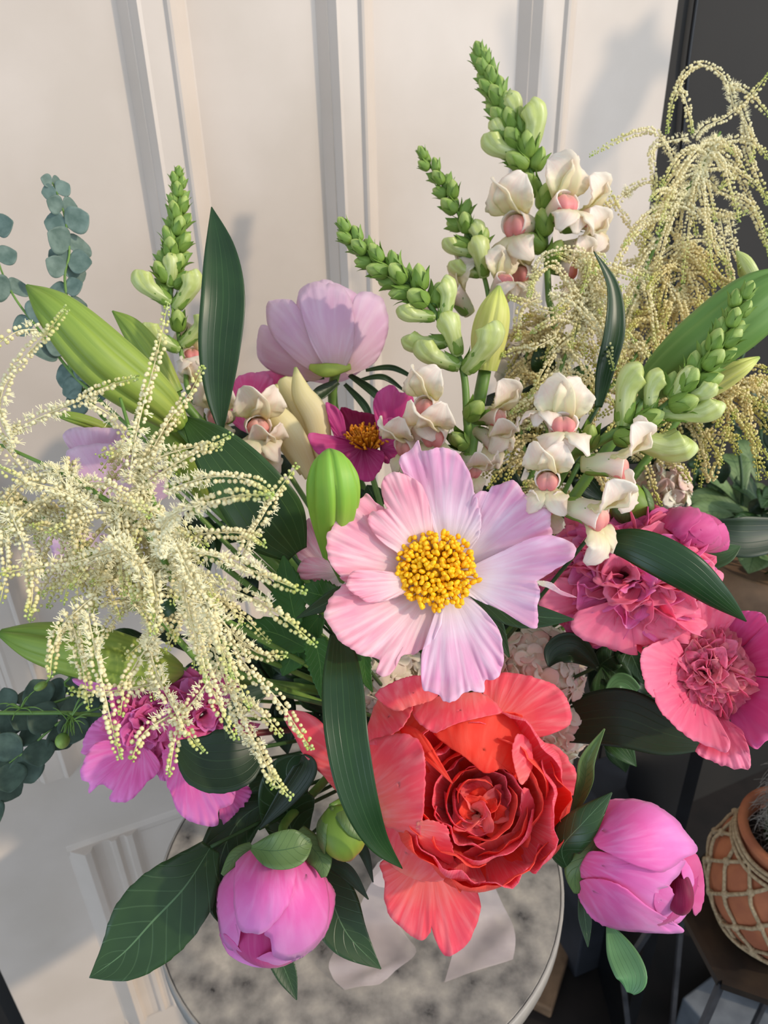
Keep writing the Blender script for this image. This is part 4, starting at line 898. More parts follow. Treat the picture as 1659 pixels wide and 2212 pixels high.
leaf('dark leaf lying under the right snapdragon', [(1280,960,.62),(1360,950,.61),(1450,930,.60),(1560,900,.60)], [20,52,44,4], 'dleaf', 'peony_leaf')
leaf('dark leaf behind the deep rose bud at the right edge', [(1520,1140,.66),(1600,1160,.66),(1700,1150,.67)], [20,44,30], 'dleaf', 'peony_leaf')
leaf('brownish leaf behind the tip of the arching lily leaf', [(1430,1190,.58),(1500,1200,.575),(1560,1195,.57),(1600,1180,.57)], [10,34,26,1], 'lleaf2', 'peony_leaf')
# peony leaves round the buds
leaf('large glossy veined leaf hanging over the table edge at lower left', [(455,1830,.52),(400,1915,.50),(330,1990,.49),(265,2060,.485),(193,2112,.48)], [22,72,84,58,1], 'pleaf', 'peony_leaf', cup=.15, serr=.03, serrn=30)
leaf('dark curled leaf behind the lower left pink bud', [(600,1720,.56),(520,1770,.55),(475,1860,.53),(480,1950,.52),(485,2000,.52)], [20,44,46,30,4], 'pleaf', 'peony_leaf', cup=.3, serr=.02)
leaf('dark pointed leaf to the right of the lower left pink bud', [(690,1860,.54),(715,1940,.53),(752,2020,.52),(823,2093,.515)], [22,52,44,1], 'pleaf', 'peony_leaf', cup=.15)
leaf('narrow dark leaf above the pointed leaf beside the pink bud', [(700,1858,.52),(750,1885,.515),(796,1943,.51)], [8,15,1], 'dleaf', 'peony_leaf')
leaf('small leaf tip below the lower left pink bud', [(600,2060,.53),(622,2110,.525),(641,2160,.52)], [26,20,1], 'pleaf', 'peony_leaf', serr=.05)
leaf('round dark leaf over the lilac pink hanging peony', [(560,1615,.50),(510,1640,.49),(440,1640,.485),(385,1605,.49)], [22,60,58,8], 'dleaf', 'peony_leaf', cup=.2, serr=.03, serrn=30)
leaf('dark upright leaf between the round bud and the pink bud stem', [(640,1830,.56),(620,1750,.55),(630,1680,.54),(690,1640,.54)], [24,56,54,4], 'pleaf', 'peony_leaf', cup=.25)
leaf('sharp dark leaf tucked above the round green bud', [(560,1790,.53),(620,1720,.525),(660,1660,.52),(655,1630,.52)], [2,22,26,4], 'dleaf', 'peony_leaf', cup=.25)
leaf('small folded leaf behind the round green bud', [(770,1810,.52),(790,1850,.515),(806,1906,.51)], [14,10,1], 'dleaf', 'peony_leaf')
leaf('slim leaf hanging across the cream plume tips', [(570,1490,.45),(530,1510,.445),(500,1550,.44),(487,1600,.44)], [14,24,16,1], 'dleaf', 'peony_leaf', cup=.3)
leaf('light pinch of green leaf behind the double peonies', [(1370,1500,.62),(1340,1480,.62),(1310,1500,.62)], [20,26,6], 'pleafl', 'peony_leaf')
leaf('brown curled leaf under the rose double peony', [(1290,1440,.56),(1240,1400,.55),(1200,1410,.55),(1185,1440,.55)], [6,30,26,2], 'dleaf', 'peony_leaf', cup=.5)

# serrated green leaves between plume and coral peony
srs = [('bright serrated leaf nearest the hidden pale peony', [(640,1350,.52),(625,1280,.515),(612,1200,.51)], [10,34,2]),
 ('serrated leaf pointing down beside the dark lily leaf', [(680,1380,.51),(692,1440,.505),(694,1510,.50)], [22,24,1]),
 ('serrated leaf pointing left behind the plume tips', [(660,1400,.53),(600,1370,.53),(520,1350,.53)], [10,36,2]),
 ('serrated leaf lying flat left of the open peony', [(740,1290,.52),(690,1285,.51),(640,1270,.51)], [12,30,2]),
 ('serrated leaf with its tip beside the white hydrangea', [(785,1400,.52),(790,1460,.515),(805,1495,.51)], [14,12,1]),
 ('serrated leaf in shade under the hidden pale peony', [(690,1330,.54),(640,1400,.54),(610,1460,.54)], [14,38,2])]
for lab, pts, hw in srs: leaf(lab, pts, hw, 'sleaf', 'serrated_leaf', serr=.22, serrn=11, cup=.15)

# ---- snapdragons
def mixk(*seq): return sum([[k]*n for k, n in seq], [])
sp = autospec(30, [26,34,40,44,46,48,50,54], ['b'], 0, .62, .4, .3, .95)
sp += [(.64,70,'m',.3,.6),(.70,74,'m',-1.3,.9),(.72,74,'m',1.5,.9),(.60,56,'m',-1.0,.8)]
spire('left snapdragon spike with green buds rising beside the tall dark leaf', [(384,385,.60),(386,460,.60),(376,540,.60),(368,620,.60),(385,720,.60),(400,800,.60),(440,900,.60)], autospec(26, [24,34,40,44,46,50], ['b'], 0, .52, .4, .3, .9)+[(.50,60,'m',.2,.5),(.56,84,'m',-1.25,.85),(.58,84,'m',1.15,.85),(.66,50,'b',.2,.8),(.72,84,'m',1.2,1.0),(.74,80,'m',-1.2,1.0)], r1=6, seed=1)
of = thing('snapdragon_spike', 'snapdragon with open white and coral florets behind the tall dark leaf', 'flower', P(500, 1040, .62))
tube('stem', PP([(440,820,.62),(470,900,.62),(500,1040,.62)])+[VM, VB+Vector((0, 0, .02))], .0026, M['stem'], of, n=30)
def open_floret(root, px, py, d, size, dirv, upv, mid=False):
    z = (CR_*dirv[0]+CU_*dirv[1]-CF_*dirv[2]).normalized(); u = CR_*upv[0]+CU_*upv[1]-CF_*upv[2]
    s = size/F*d; c = P(px, py, d)-z*s*.5
    fl = inst('floret' if not mid else 'bud', ME_MID if mid else ME_OPEN, orient(c, z, u, s), root)
    inst('calyx', ME_CAL, Matrix.Scale(.55, 4), fl, True)
    if not mid: inst('palate', ME_PAL, Matrix.Identity(4), fl, True); sm = fl.modifiers.new('thickness', 'SOLIDIFY'); sm.thickness = .03
for a in ((555,920,.575,115,(.35,-.15,.9),(0,1,.2)), (475,900,.60,100,(-.2,-.1,.9),(0,1,.2)), (430,850,.61,95,(-.5,.1,.8),(0,1,.2)), (570,965,.585,90,(.4,-.5,.8),(0,1,.3)), (415,770,.61,80,(.2,.4,.7),(0,1,.2))): open_floret(of, *a)

k2 = spire('middle snapdragon spike leaning left with glossy green buds', [(752,505,.55),(800,555,.55),(860,600,.55),(920,650,.55),(965,720,.55),(1000,800,.55),(1008,900,.55),(1005,980,.56)],
 autospec(20, [36,42,48,54,58], ['b'], 0, .46, .5, .35, 1.0)+[(.50,74,'m',-1.2,.9),(.53,84,'m',1.4,.7),(.60,90,'m',-1.6,1.1),(.66,84,'m',.2,.5),(.70,96,'m',-1.3,.9),(.72,110,'m',1.1,1.0),(.86,60,'b',.6,1.0),(.95,60,'b',-.6,1.0)], r1=9, seed=2)
for a in ((925,880,.535,110,(-.6,.1,.75),(0,1,.2)), (1065,900,.56,110,(.7,-.1,.5),(0,1,.2)), (940,935,.53,120,(-.4,-.5,.8),(0,1,.3)), (880,960,.54,100,(-.7,-.4,.6),(0,1,.2)), (1020,1010,.55,85,(.4,-.6,.6),(0,1,.2)), (1060,950,.56,90,(.6,-.5,.6),(0,1,.2))): open_floret(k2, *a)
k3 = spire('thin snapdragon spike with small green buds between two larger ones', [(918,345,.66),(955,395,.66),(985,450,.66),(1015,520,.66),(1040,580,.66),(1055,640,.66),(1060,720,.66)],
 autospec(18, [28,34,40,46,50], ['b'], 0, .60, .5, .4, 1.05)+[(.58,66,'m',-1.3,.8),(.60,66,'m',1.0,.5),(.72,76,'m',.2,.6),(.70,66,'m',-1.4,1.0)], r1=6, seed=3)
for a in ((1085,610,.645,85,(.3,.5,.7),(0,1,.2)), (985,640,.67,100,(-.6,.6,.4),(0,1,.2))): open_floret(k3, *a)
k4 = spire('tallest snapdragon spike with pink-lipped florets at upper right', [(1040,128,.66),(1065,190,.66),(1095,260,.66),(1120,310,.66),(1150,380,.66),(1172,460,.66),(1180,550,.66),(1185,640,.66),(1190,760,.66)],
 autospec(34, [34,40,46,50,54,54], ['b'], 0, .50, .2, .3, .85)+[(.28,52,'m',.9,.5),(.33,72,'m',1.1,.5),(.36,60,'m',-.9,.6),(.43,86,'m',-1.2,.75),(.44,100,'m',1.2,.7),(.57,56,'b',-.4,.7),(.62,56,'b',.5,.7),(.70,60,'b',-.1,.5),(.78,56,'b',.8,.9),(.74,56,'b',-1,.9)], r1=7.5, seed=4)
for a in ((1215,445,.64,120,(.35,.25,.8),(0,1,.1)), (1262,475,.66,110,(.8,.1,.4),(0,1,.3)), (1120,485,.65,125,(-.6,-.1,.6),(0,1,.1)), (1250,540,.66,110,(.7,-.1,.4),(0,1,.2)), (1130,590,.67,95,(-.5,-.1,.5),(0,1,.1)), (1225,580,.66,90,(.6,-.2,.4),(0,1,.1))): open_floret(k4, *a)
k5 = spire('right snapdragon spike leaning to the upper right edge', [(1600,648,.47),(1570,720,.47),(1530,780,.475),(1480,840,.48),(1420,890,.485),(1340,930,.49),(1270,970,.50),(1215,1020,.52)],
 autospec(22, [40,46,52,58,62], ['b'], 0, .52, .5, .3, .8)+[(.48,72,'m',1.0,.6),(.50,70,'m',-.6,.5),(.60,84,'m',-1.2,1.0),(.66,64,'b',.2,.4),(.56,110,'m',1.6,.55),(.70,120,'m',-1.5,.95),(.72,140,'m',1.8,.75),(.74,60,'b',.8,.9),(.84,60,'b',-.8,.9)], r1=12, seed=5)
for a in ((1215,925,.475,130,(-.1,.45,.75),(0,1,.2)), (1325,1005,.475,135,(.9,-.05,.35),(0,1,.3)), (1185,1035,.47,110,(-.3,-.1,.8),(0,1,.2)), (1280,1110,.465,140,(.7,-.25,.5),(0,1,.4)), (1180,1090,.485,90,(-.2,-.6,.6),(0,1,.2)), (1190,895,.49,100,(-.3,.7,.5),(0,1,.2))): open_floret(k5, *a)
# ---- hydrangeas
def hydrangea(label, cx, cy, R_, d, n, mats, seed=0, sq=1.0):
    r_ = random.Random(seed); c = P(cx, cy, d); root = thing('hydrangea', label, 'flower', c); s = d/F; ax = (CAMP-c).normalized()
    a0 = CR_; b0 = CU_
    for i in range(n):
        q = math.sqrt((i+.5)/n); th = i*2.39996; pol = q*1.45; dv = (ax*math.cos(pol)+(a0*math.cos(th)+b0*math.sin(th)*sq)*math.sin(pol)).normalized()
        fc = c+dv*R_*s*r_.uniform(.92, 1.08); dv = (dv+Vector((r_.uniform(-.35, .35), r_.uniform(-.35, .35), r_.uniform(-.35, .35)))).normalized()
        e1 = dv.orthogonal().normalized(); e2 = dv.cross(e1); mb = MB(); rot = r_.uniform(0, 6.28); fs = r_.uniform(30, 40)*s
        for k in range(4):
            an = rot+k*math.pi/2; rd = e1*math.cos(an)+e2*math.sin(an)
            mb.add(*blade_g([fc, fc+rd*fs*.35+dv*fs*.1, fc+rd*fs*.8+dv*fs*.12, fc+rd*fs*1.08+dv*fs*.02], [fs*.10, fs*.42, fs*.46, fs*.10], n=8, m=7, ispix=False, face=dv, cup=.15, ruf=.3, seed=i+k))
        mb.build('floret', M[mats[i % len(mats)]], root, solid=.0004)
    stem_to_vase(c, root)
    return root
hydrangea('creamy white hydrangea between the open pink peony and the coral peony', 1165, 1440, 82, .60, 46, ['hyd', 'hyd', 'hydp', 'hyd'], 1)
hydrangea('white hydrangea behind the dark lily leaf left of the coral peony', 840, 1470, 66, .61, 30, ['hyd'], 2)
hydrangea('small cream flower head in shade at right beyond the olive bud', 1432, 1045, 40, .66, 24, ['hydp', 'hyd'], 3)
hydrangea('blush flower head peeping below the first hydrangea', 1200, 1560, 60, .62, 26, ['hydp', 'hyd'], 4)
hydrangea('white flower head glowing behind the right cream plumes', 1150, 780, 70, .72, 36, ['hyd'], 5)

# ---- eucalyptus
eucalyptus('blue-green eucalyptus sprig standing at upper left against the door', [(112,392,.60),(135,450,.60),(150,540,.60),(140,600,.60),(150,690,.60),(150,790,.60),(220,900,.61)], 13, [12,22,30,28,24,26,28,26], seed=1, end=True)
eucalyptus('eucalyptus sprig at the left edge beside the huge lily bud', [(-10,490,.60),(-5,560,.60),(30,640,.60),(90,720,.60),(150,800,.60),(210,860,.60)], 6, [24,26,30,30,26,24], seed=2, end=True)
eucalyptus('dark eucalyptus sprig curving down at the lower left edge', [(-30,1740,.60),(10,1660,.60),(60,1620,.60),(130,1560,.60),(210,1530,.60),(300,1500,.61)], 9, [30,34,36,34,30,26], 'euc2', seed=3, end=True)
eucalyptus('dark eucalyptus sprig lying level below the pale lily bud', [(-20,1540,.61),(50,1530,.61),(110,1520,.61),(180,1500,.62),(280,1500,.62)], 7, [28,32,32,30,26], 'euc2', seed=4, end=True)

# feathery green scabious stem
sc = thing('feathery_sprig', 'green sprig with thread-like leaves crossing the dark eucalyptus', 'foliage', P(240,1540,.585))
tube('stem', PP([(-20,1540,.58),(60,1540,.58),(150,1540,.58),(240,1545,.59)])+[VM], .0016, M['stem'], sc, n=30)
for cx, cy in ((45,1530),(155,1548),(150,1560)):
    for k in range(9):
        a = rnd.uniform(0, 6.28); L_ = rnd.uniform(28, 52); tube('thread_leaf', PP([(cx,cy,.578),(cx+math.cos(a)*L_*.6,cy+math.sin(a)*L_*.5-6,.574),(cx+math.cos(a)*L_,cy+math.sin(a)*L_*.9,.572)]), [.0007,.0003], M['stem'], sc, sides=5, n=10)
tube('side_stem', PP([(150,1545,.58),(142,1575,.575),(135,1595,.572)]), .0012, M['stem'], sc, n=8)
pixball('bud', 135, 1600, 15, 17, .572, .006, M['sbud'], sc)
sc2 = thing('feathery_sprig', 'tiny green bud on a curved stem under the pale lily bud', 'foliage', P(150,1460,.58)); tube('stem', PP([(95,1480,.575),(120,1455,.575),(150,1460,.58),(230,1500,.60)])+[VM], .001, M['stem'], sc2, n=24); pixball('bud', 88, 1482, 15, 9, .575, .005, M['sbud'], sc2, ang=-30)

# ---- goat's beard plumes
T = lambda pts, d0, d1: [(x, y, d0+(d1-d0)*i/(len(pts)-1)) for i, (x, y) in enumerate(pts)]
LS = [
 T([(145,665),(100,720),(50,775),(10,830),(0,900),(30,960)], .40, .45), T([(362,655),(345,740),(325,820),(308,880),(290,960),(280,1040)], .42, .44),
 T([(-10,745),(40,715),(80,712)], .45, .46), T([(295,815),(230,835),(170,865),(100,895),(30,930)], .43, .45), T([(497,940),(450,965),(400,990),(350,1020),(300,1060)], .42, .44),
 T([(480,966),(420,965),(350,985),(300,1010)], .43, .44), T([(440,790),(410,850),(370,900),(335,960),(300,1030)], .44, .45), T([(643,1005),(600,1060),(570,1110),(540,1160),(520,1210)], .42, .43),
 T([(590,1070),(560,1045),(510,1030),(450,1030),(400,1045),(360,1060)], .40, .42), T([(585,1070),(520,1070),(450,1085),(390,1105),(350,1140),(352,1200)], .34, .38), T([(572,1178),(540,1155),(490,1150),(430,1155),(380,1175)], .40, .42),
 T([(660,1280),(600,1255),(540,1230),(480,1205),(410,1190),(340,1170)], .37, .41), T([(680,1392),(620,1340),(560,1300),(490,1270),(420,1240),(370,1200)], .37, .41), T([(672,1618),(640,1570),(600,1510),(550,1460),(520,1420),(500,1370)], .39, .42),
 T([(630,1725),(590,1680),(560,1620),(520,1550),(490,1480),(460,1400)], .40, .43), T([(510,1597),(480,1540),(455,1480),(430,1400),(400,1300),(390,1200)], .38, .41), T([(500,1465),(475,1390),(450,1310),(410,1240),(380,1180)], .37, .40),
 T([(445,1470),(430,1400),(410,1330),(395,1260)], .38, .40), T([(440,1625),(400,1575),(370,1520),(340,1460),(320,1390)], .39, .42), T([(365,1675),(375,1610),(390,1550),(430,1500),(470,1440)], .39, .42),
 T([(285,1640),(305,1590),(350,1555),(400,1530)], .39, .41), T([(260,1637),(240,1560),(220,1470),(205,1400),(190,1330)], .37, .41), T([(192,1527),(180,1450),(165,1380),(150,1330)], .39, .42),
 T([(108,1462),(115,1400),(140,1345),(200,1290)], .40, .42), T([(150,1493),(220,1495),(290,1485),(340,1475)], .40, .42), T([(620,1415),(570,1415),(520,1385),(470,1330)], .41, .42), T([(60,1335),(70,1280),(60,1200),(20,1100)], .41, .43),
 T([(335,1330),(320,1260),(290,1210),(240,1160)], .39, .41), T([(260,1545),(270,1480),(290,1440),(330,1380)], .40, .42), T([(330,1370),(340,1310),(330,1240)], .38, .40), T([(610,1590),(570,1545),(530,1520),(490,1480)], .41, .43),
 T([(0,1300),(15,1220),(10,1150)], .42, .43), T([(260,1160),(300,1230),(290,1300)][::-1], .40, .41), T([(540,1530),(500,1440),(470,1380),(440,1330)], .40, .42), T([(590,1700),(570,1640),(530,1590),(500,1540)], .41, .43), T([(0,1010),(60,1040),(130,1060),(200,1100)], .42, .43), T([(-10,1240),(80,1225),(160,1215),(240,1190)], .41, .42)]
axL = [(420,1360,.47),(330,1170,.44),(200,1060,.44),(110,1010,.45),(0,960,.46)]
plume('creamy goatsbeard plume spilling over the left of the bouquet', axL, LS, arcs(24, .15, .75, (90, 230), .44, (.2, .9), 1.0, (.0, .15), .03), 'bead', seed=3, fluff=.45)
axL2 = [(470,1330,.48),(390,1200,.45),(330,1080,.45),(290,960,.46),(260,860,.47)]
plume('second creamy goatsbeard plume, its tufts above the pale lily bud at left', axL2, [T([(190,870),(240,900),(280,960)][::-1],.45,.44), T([(395,895),(350,940),(320,1000)],.45,.45)], arcs(26, .05, .75, (80, 200), .44, (.1, 1.0), 1.0, (-.25, .2), .03), 'bead', seed=4, fluff=.6)
axL3 = [(420,1420,.49),(300,1290,.46),(200,1200,.46),(100,1120,.46),(20,1060,.47)]
plume('third creamy goatsbeard plume at the left edge of the picture', axL3, [T([(-10,930),(30,990),(90,1050)],.45,.46), T([(-10,1090),(60,1100),(140,1130)],.45,.46)], arcs(27, .2, 1., (90, 200), .45, (.1, .9), 1.0, (.1, .05), .03), 'bead', seed=5, fluff=.6)
z4 = Z(900, 50, .45750)
S4 = lambda pts, d0=.66, d1=.67: T([z4(*p) for p in pts], d0, d1)
RS = [S4([(1185,520),(1200,400),(1240,280),(1300,210),(1370,200),(1450,250),(1480,320),(1500,400)]), S4([(1300,520),(1285,430),(1265,350),(1240,310)]), S4([(820,625),(950,550),(1060,510),(1130,520),(1190,600),(1230,680),(1250,760)]),
 S4([(1659,240),(1600,320),(1530,390),(1450,450),(1360,490),(1320,540)]), S4([(1659,430),(1600,360),(1540,310),(1480,300)]), S4([(1659,640),(1600,570),(1500,550),(1400,590)]), S4([(1659,860),(1600,700),(1560,600),(1540,480)]),
 S4([(1659,1000),(1600,880),(1540,830),(1440,800),(1380,740)]), S4([(900,780),(950,870),(1010,960),(1060,1060),(1090,1090)]), S4([(1130,830),(1120,740),(1110,620),(1140,570),(1280,540)]), S4([(1180,750),(1100,745),(1030,770),(990,800)]),
 S4([(1430,780),(1480,740),(1520,660),(1510,600),(1440,600),(1370,650)]), S4([(1560,890),(1480,910),(1400,890),(1330,900)]), S4([(1580,650),(1590,560),(1560,480),(1530,400)]), S4([(1320,1000),(1300,880),(1310,780),(1330,700)]),
 S4([(1460,1130),(1410,1080),(1390,980),(1380,880)]), S4([(1500,1280),(1480,1180),(1460,1080),(1430,900)]), S4([(1600,1240),(1540,1140),(1500,1050),(1470,900)]), S4([(1060,980),(1100,1000),(1160,880),(1240,790),(1330,740)]),
 S4([(1010,1400),(1040,1300),(1100,1150),(1180,1080),(1270,1030),(1380,1020)]), S4([(1540,1230),(1440,1210),(1350,1100),(1290,1060)]), S4([(1090,1500),(1130,1330),(1120,1200),(1150,1120)]), S4([(870,840),(920,860),(990,800)]), S4([(1659,1060),(1620,960),(1590,900),(1500,840)])]
axR = [(1240,900,.66),(1345,700,.66),(1430,500,.66),(1510,370,.66),(1556,285,.67)]
plume('tall airy goatsbeard plume against the dark wall at upper right', axR, RS, arcs(40, .25, .95, (80, 200), .66, (.5, 1.5), .9, (.0, -.25), .03), 'bead', seed=7, fluff=.25)
CS = [S4([(780,1270),(810,1170),(800,1100),(740,1070),(640,1080),(580,1120),(550,1200),(540,1270)], .60, .62), S4([(1040,1210),(960,1180),(880,1170),(820,1230),(830,1310)], .60, .62), S4([(530,1290),(560,1200),(640,1140),(700,1200),(760,1280),(900,1330)], .60, .62),
 S4([(930,1639),(900,1520),(860,1450),(800,1380),(740,1320),(640,1280)], .56, .6), S4([(430,1290),(520,1320),(600,1360),(680,1360)], .60, .62), S4([(480,1500),(480,1400),(500,1340),(580,1300)], .60, .62), S4([(980,1240),(920,1290),(860,1340),(800,1400)], .6, .62),
 S4([(400,1570),(480,1540),(560,1530),(660,1480)], .60, .62), S4([(1130,1640),(1060,1530),(1000,1520),(900,1540)], .60, .62)]
axC = [(1180,960,.62),(1195,850,.62),(1225,760,.62),(1275,630,.63),(1250,560,.63)]
plume('curly goatsbeard plume behind the middle of the right snapdragons', axC, CS, arcs(64, .1, .95, (60, 150), .62, (.2, 1.1), 1.0, (0, -.1), .04), 'bead', seed=8, fluff=.2)
axC2 = [(1160,1060,.63),(1130,960,.63),(1120,870,.63),(1140,760,.64),(1180,680,.65)]
plume('shaded goatsbeard plume deep behind the open pink peony', axC2, [], arcs(60, .0, 1., (50, 140), .63, (.2, 1.1), 1.0, (.2, 0), .03), 'beady', seed=9, fluff=.1)
ES = [T([(1659,700),(1600,700),(1560,690)], .58, .6), T([(1659,990),(1610,920),(1570,880),(1500,860),(1420,850)], .56, .6), T([(1590,885),(1560,960),(1535,1035),(1520,990),(1500,930),(1470,900)], .56, .6), T([(1560,1000),(1530,950),(1500,910),(1450,890)], .57, .6), T([(1490,1040),(1470,1010),(1430,1000),(1400,960)], .57, .6), T([(1425,1090),(1410,1050),(1395,1000),(1370,980)], .57, .6), T([(1320,1080),(1305,1045),(1290,1020)], .5, .55), T([(1600,945),(1560,940),(1520,935)], .58, .6), T([(1659,880),(1600,850),(1560,830),(1500,850)], .57, .6), T([(1659,800),(1620,790),(1580,800)], .57, .6)]
axE = [(1250,1000,.62),(1350,900,.61),(1450,860,.60),(1560,840,.60),(1640,830,.60)]
plume('golden drooping goatsbeard plume under the right snapdragon', axE, ES, arcs(50, .3, 1., (60, 170), .60, (.4, 1.3), 1.0, (.1, -.1), .03), 'beady', seed=10, fluff=.1)
axF = [(1300,860,.66),(1380,760,.66),(1440,680,.66),(1480,600,.66),(1470,540,.66)]
plume('goatsbeard plume behind the twisted lily leaf', axF, [], arcs(56, .0, 1., (60, 160), .66, (.4, 1.2), 1.0, (0, -.2), .03), 'beady', seed=11, fluff=.1)

# green nigella-like bud at right
nb_ = thing('green_flower_bud', 'small green and white striped bud at the right edge by the dark wall', 'flower bud', P(1655,625,.64))
lil = [(1592,552,.63),(1612,570,.63),(1630,590,.63),(1640,612,.635)]
for k in range(5):
    v, f, uv = blade_g([(1642,612,.64),(1628,595,.63+.004*k),(1608,575+6*(k-2),.628+.004*k),(1590+2*k,560+9*(k-2),.63)], [4,13,13,2], n=12, m=7, cup=-.4); mk('petal', v, f, M['smid'], nb_, uv, solid=.0005)
tube('stem', PP([(1640,612,.64),(1665,635,.64),(1720,680,.66)])+[P(1750,900,.75)], .0016, M['stem'], nb_, n=20)

# ---- dark foliage filling the heart of the bouquet
cnt = 0
spots = [(560,1010,'left of the green lily bud'),(520,1320,'under the left plume'),(600,1480,'between the plume and the hydrangea'),(690,1560,'behind the dark lily leaf'),(830,1130,'behind the left petals of the open peony'),(1100,1100,'behind the open peony, upper right'),(1250,1180,'between the open peony and the double peony'),(1290,1420,'under the full double peony'),(1300,1560,'above the right pink bud'),(1080,1350,'below the open peony'),(900,1020,'behind the top petal of the open peony'),(1210,1010,'under the right snapdragon florets'),(430,1120,'behind the left plume'),(470,1440,'above the hanging pink peony'),(1120,930,'behind the middle snapdragon florets'),(1430,1000,'in the shade at the right'),(680,1450,'in the dark gap left of the hydrangea'),(760,1340,'below the left petals of the open peony'),(560,1640,'beside the red stem'),(1200,820,'among the curly plume stems'),(1330,1380,'beside the brown curled leaf'),(330,1350,'behind the pale lily bud'),(1420,1500,'left of the wide-petalled double peony'),(870,1560,'behind the coral peony top')]
for px, py, where in spots:
    root = thing('leafy_filler_sprig', 'dark green leafy sprig '+where, 'foliage', P(px, py, .66)); n = 6
    c = P(px, py, .655); tube('stem', [c+Vector((rnd.uniform(-.02,.02), 0, .02)), c, c.lerp(VM, .5), VM+Vector((rnd.uniform(-.02,.02), rnd.uniform(-.02,.02), -.01))], .0014, M['dstem'], root, n=24)
    for k in range(n):
        a = rnd.uniform(0, 6.28); L_ = rnd.uniform(70, 120); dx, dy = math.cos(a)*L_, math.sin(a)*L_; ddp = rnd.uniform(-.03, .03); ox, oy = rnd.uniform(-25, 25), rnd.uniform(-25, 25)
        blade('leaf', [(px+ox,py+oy,.655),(px+ox+dx*.5,py+oy+dy*.5,.645+ddp*.5),(px+ox+dx,py+oy+dy+10,.655+ddp)], [5, rnd.uniform(20,34), 1], M[rnd.choice(['dleaf','dleaf','pleaf','lleaf2'])], root, n=16, m=7, cup=.25, wave=.1, seed=k+px)

# ---- at the right: potted plants on a metal stand
def stand_pt(px, py, z): q = on_z(px, py, z); q.z = z; return q
SZ = .67
pc = stand_pt(1668, 1985, SZ); PR = .082
pot = thing('terracotta_pot', 'round terracotta pot in a knotted jute net on the metal stand', 'pot', pc)
prof = [(.0001,0),(.05,0),(.066,.012),(.082,.045),(.086,.075),(.080,.105),(.066,.125),(.062,.150),(.068,.152),(.068,.158),(.058,.158),(.056,.135),(.0001,.130)]
v, f, uv = disc_lathe(pc, prof, 64); mk('pot_body', v, f, M['terra'], pot, uv)
net = MB()
def potr(z): 
    zs = [p[1] for p in prof[1:8]]; rs = [p[0] for p in prof[1:8]]; return float(np.interp(z, zs, rs))+.0035
NR = 12
lv = [.004, .028, .055, .085, .112, .135]
for k in range(len(lv)-1):
    for i in range(NR):
        a0 = 2*math.pi*(i+.5*(k % 2))/NR
        for sgn in (-1, 1):
            a1 = a0+sgn*math.pi/NR; pts = []
            for q in range(5):
                t = q/4; z = lv[k]+(lv[k+1]-lv[k])*t; a = a0+(a1-a0)*t; r = potr(z)+.0015*math.sin(i*3+k+q); pts.append(pc+Vector((r*math.cos(a), r*math.sin(a), z)))
            net.add(*tube_g(pts, .0023, sides=6, n=8))
        a = a0; c = pc+Vector((potr(lv[k])*math.cos(a), potr(lv[k])*math.sin(a), lv[k])); v, f, uv = ellip_g(c, Vector((.0046,0,0)), Vector((0,.0046,0)), Vector((0,0,.005)), 6, 8); net.add(v, f, uv)
for z in (.003, .012, .128, .136, .142):
    pts = [pc+Vector((potr(z)*1.02*math.cos(a), potr(z)*1.02*math.sin(a), z+.002*math.sin(a*5))) for a in np.linspace(0, 2*math.pi, 25)]; net.add(*tube_g(pts, .0026, sides=6, n=60))
net.build('jute_net', M['jute'], pot)
v, f, uv = disc_lathe(pc, [(.0001,.136),(.055,.136),(.0560,.130)], 32); mk('soil', v, f, M['soil'], pot, uv)
cac = thing('cactus', 'shaggy grey-haired columnar cactus in the terracotta pot', 'plant', pc+Vector((0,0,.136)))
v, f, uv = loft([(0,0,0),(0,0,.08),(0,0,.17)], [.036,.042,.038,.006], m=40, n=20, sec=lambda t, th: 1+.07*math.cos(13*th)); mk('body', [Vector(x)+pc+Vector((0,0,.134)) for x in v], f, M['pleaf'], cac, uv)
hm = MB(); r_ = random.Random(3)
for i in range(1500):
    z = r_.uniform(0, .165); a = r_.uniform(0, 6.28); r0 = .038*(1 if z < .12 else 1-(z-.12)*12); p0 = pc+Vector((r0*math.cos(a), r0*math.sin(a), .136+z)); dv = Vector((math.cos(a)+r_.uniform(-.8,.8), math.sin(a)+r_.uniform(-.8,.8), r_.uniform(-.5,.5))).normalized()
    L_ = r_.uniform(.012, .03); p1 = p0+dv*L_*.5; p2 = p1+Vector((r_.uniform(-1,1), r_.uniform(-1,1), -1.2)).normalized()*L_*.7; hm.add(*tube_g([p0,p1,p2], [.0003,.0002], sides=3, n=5, cap=False))
tag(hm.build('hair', M['hair'], cac), kind='stuff')
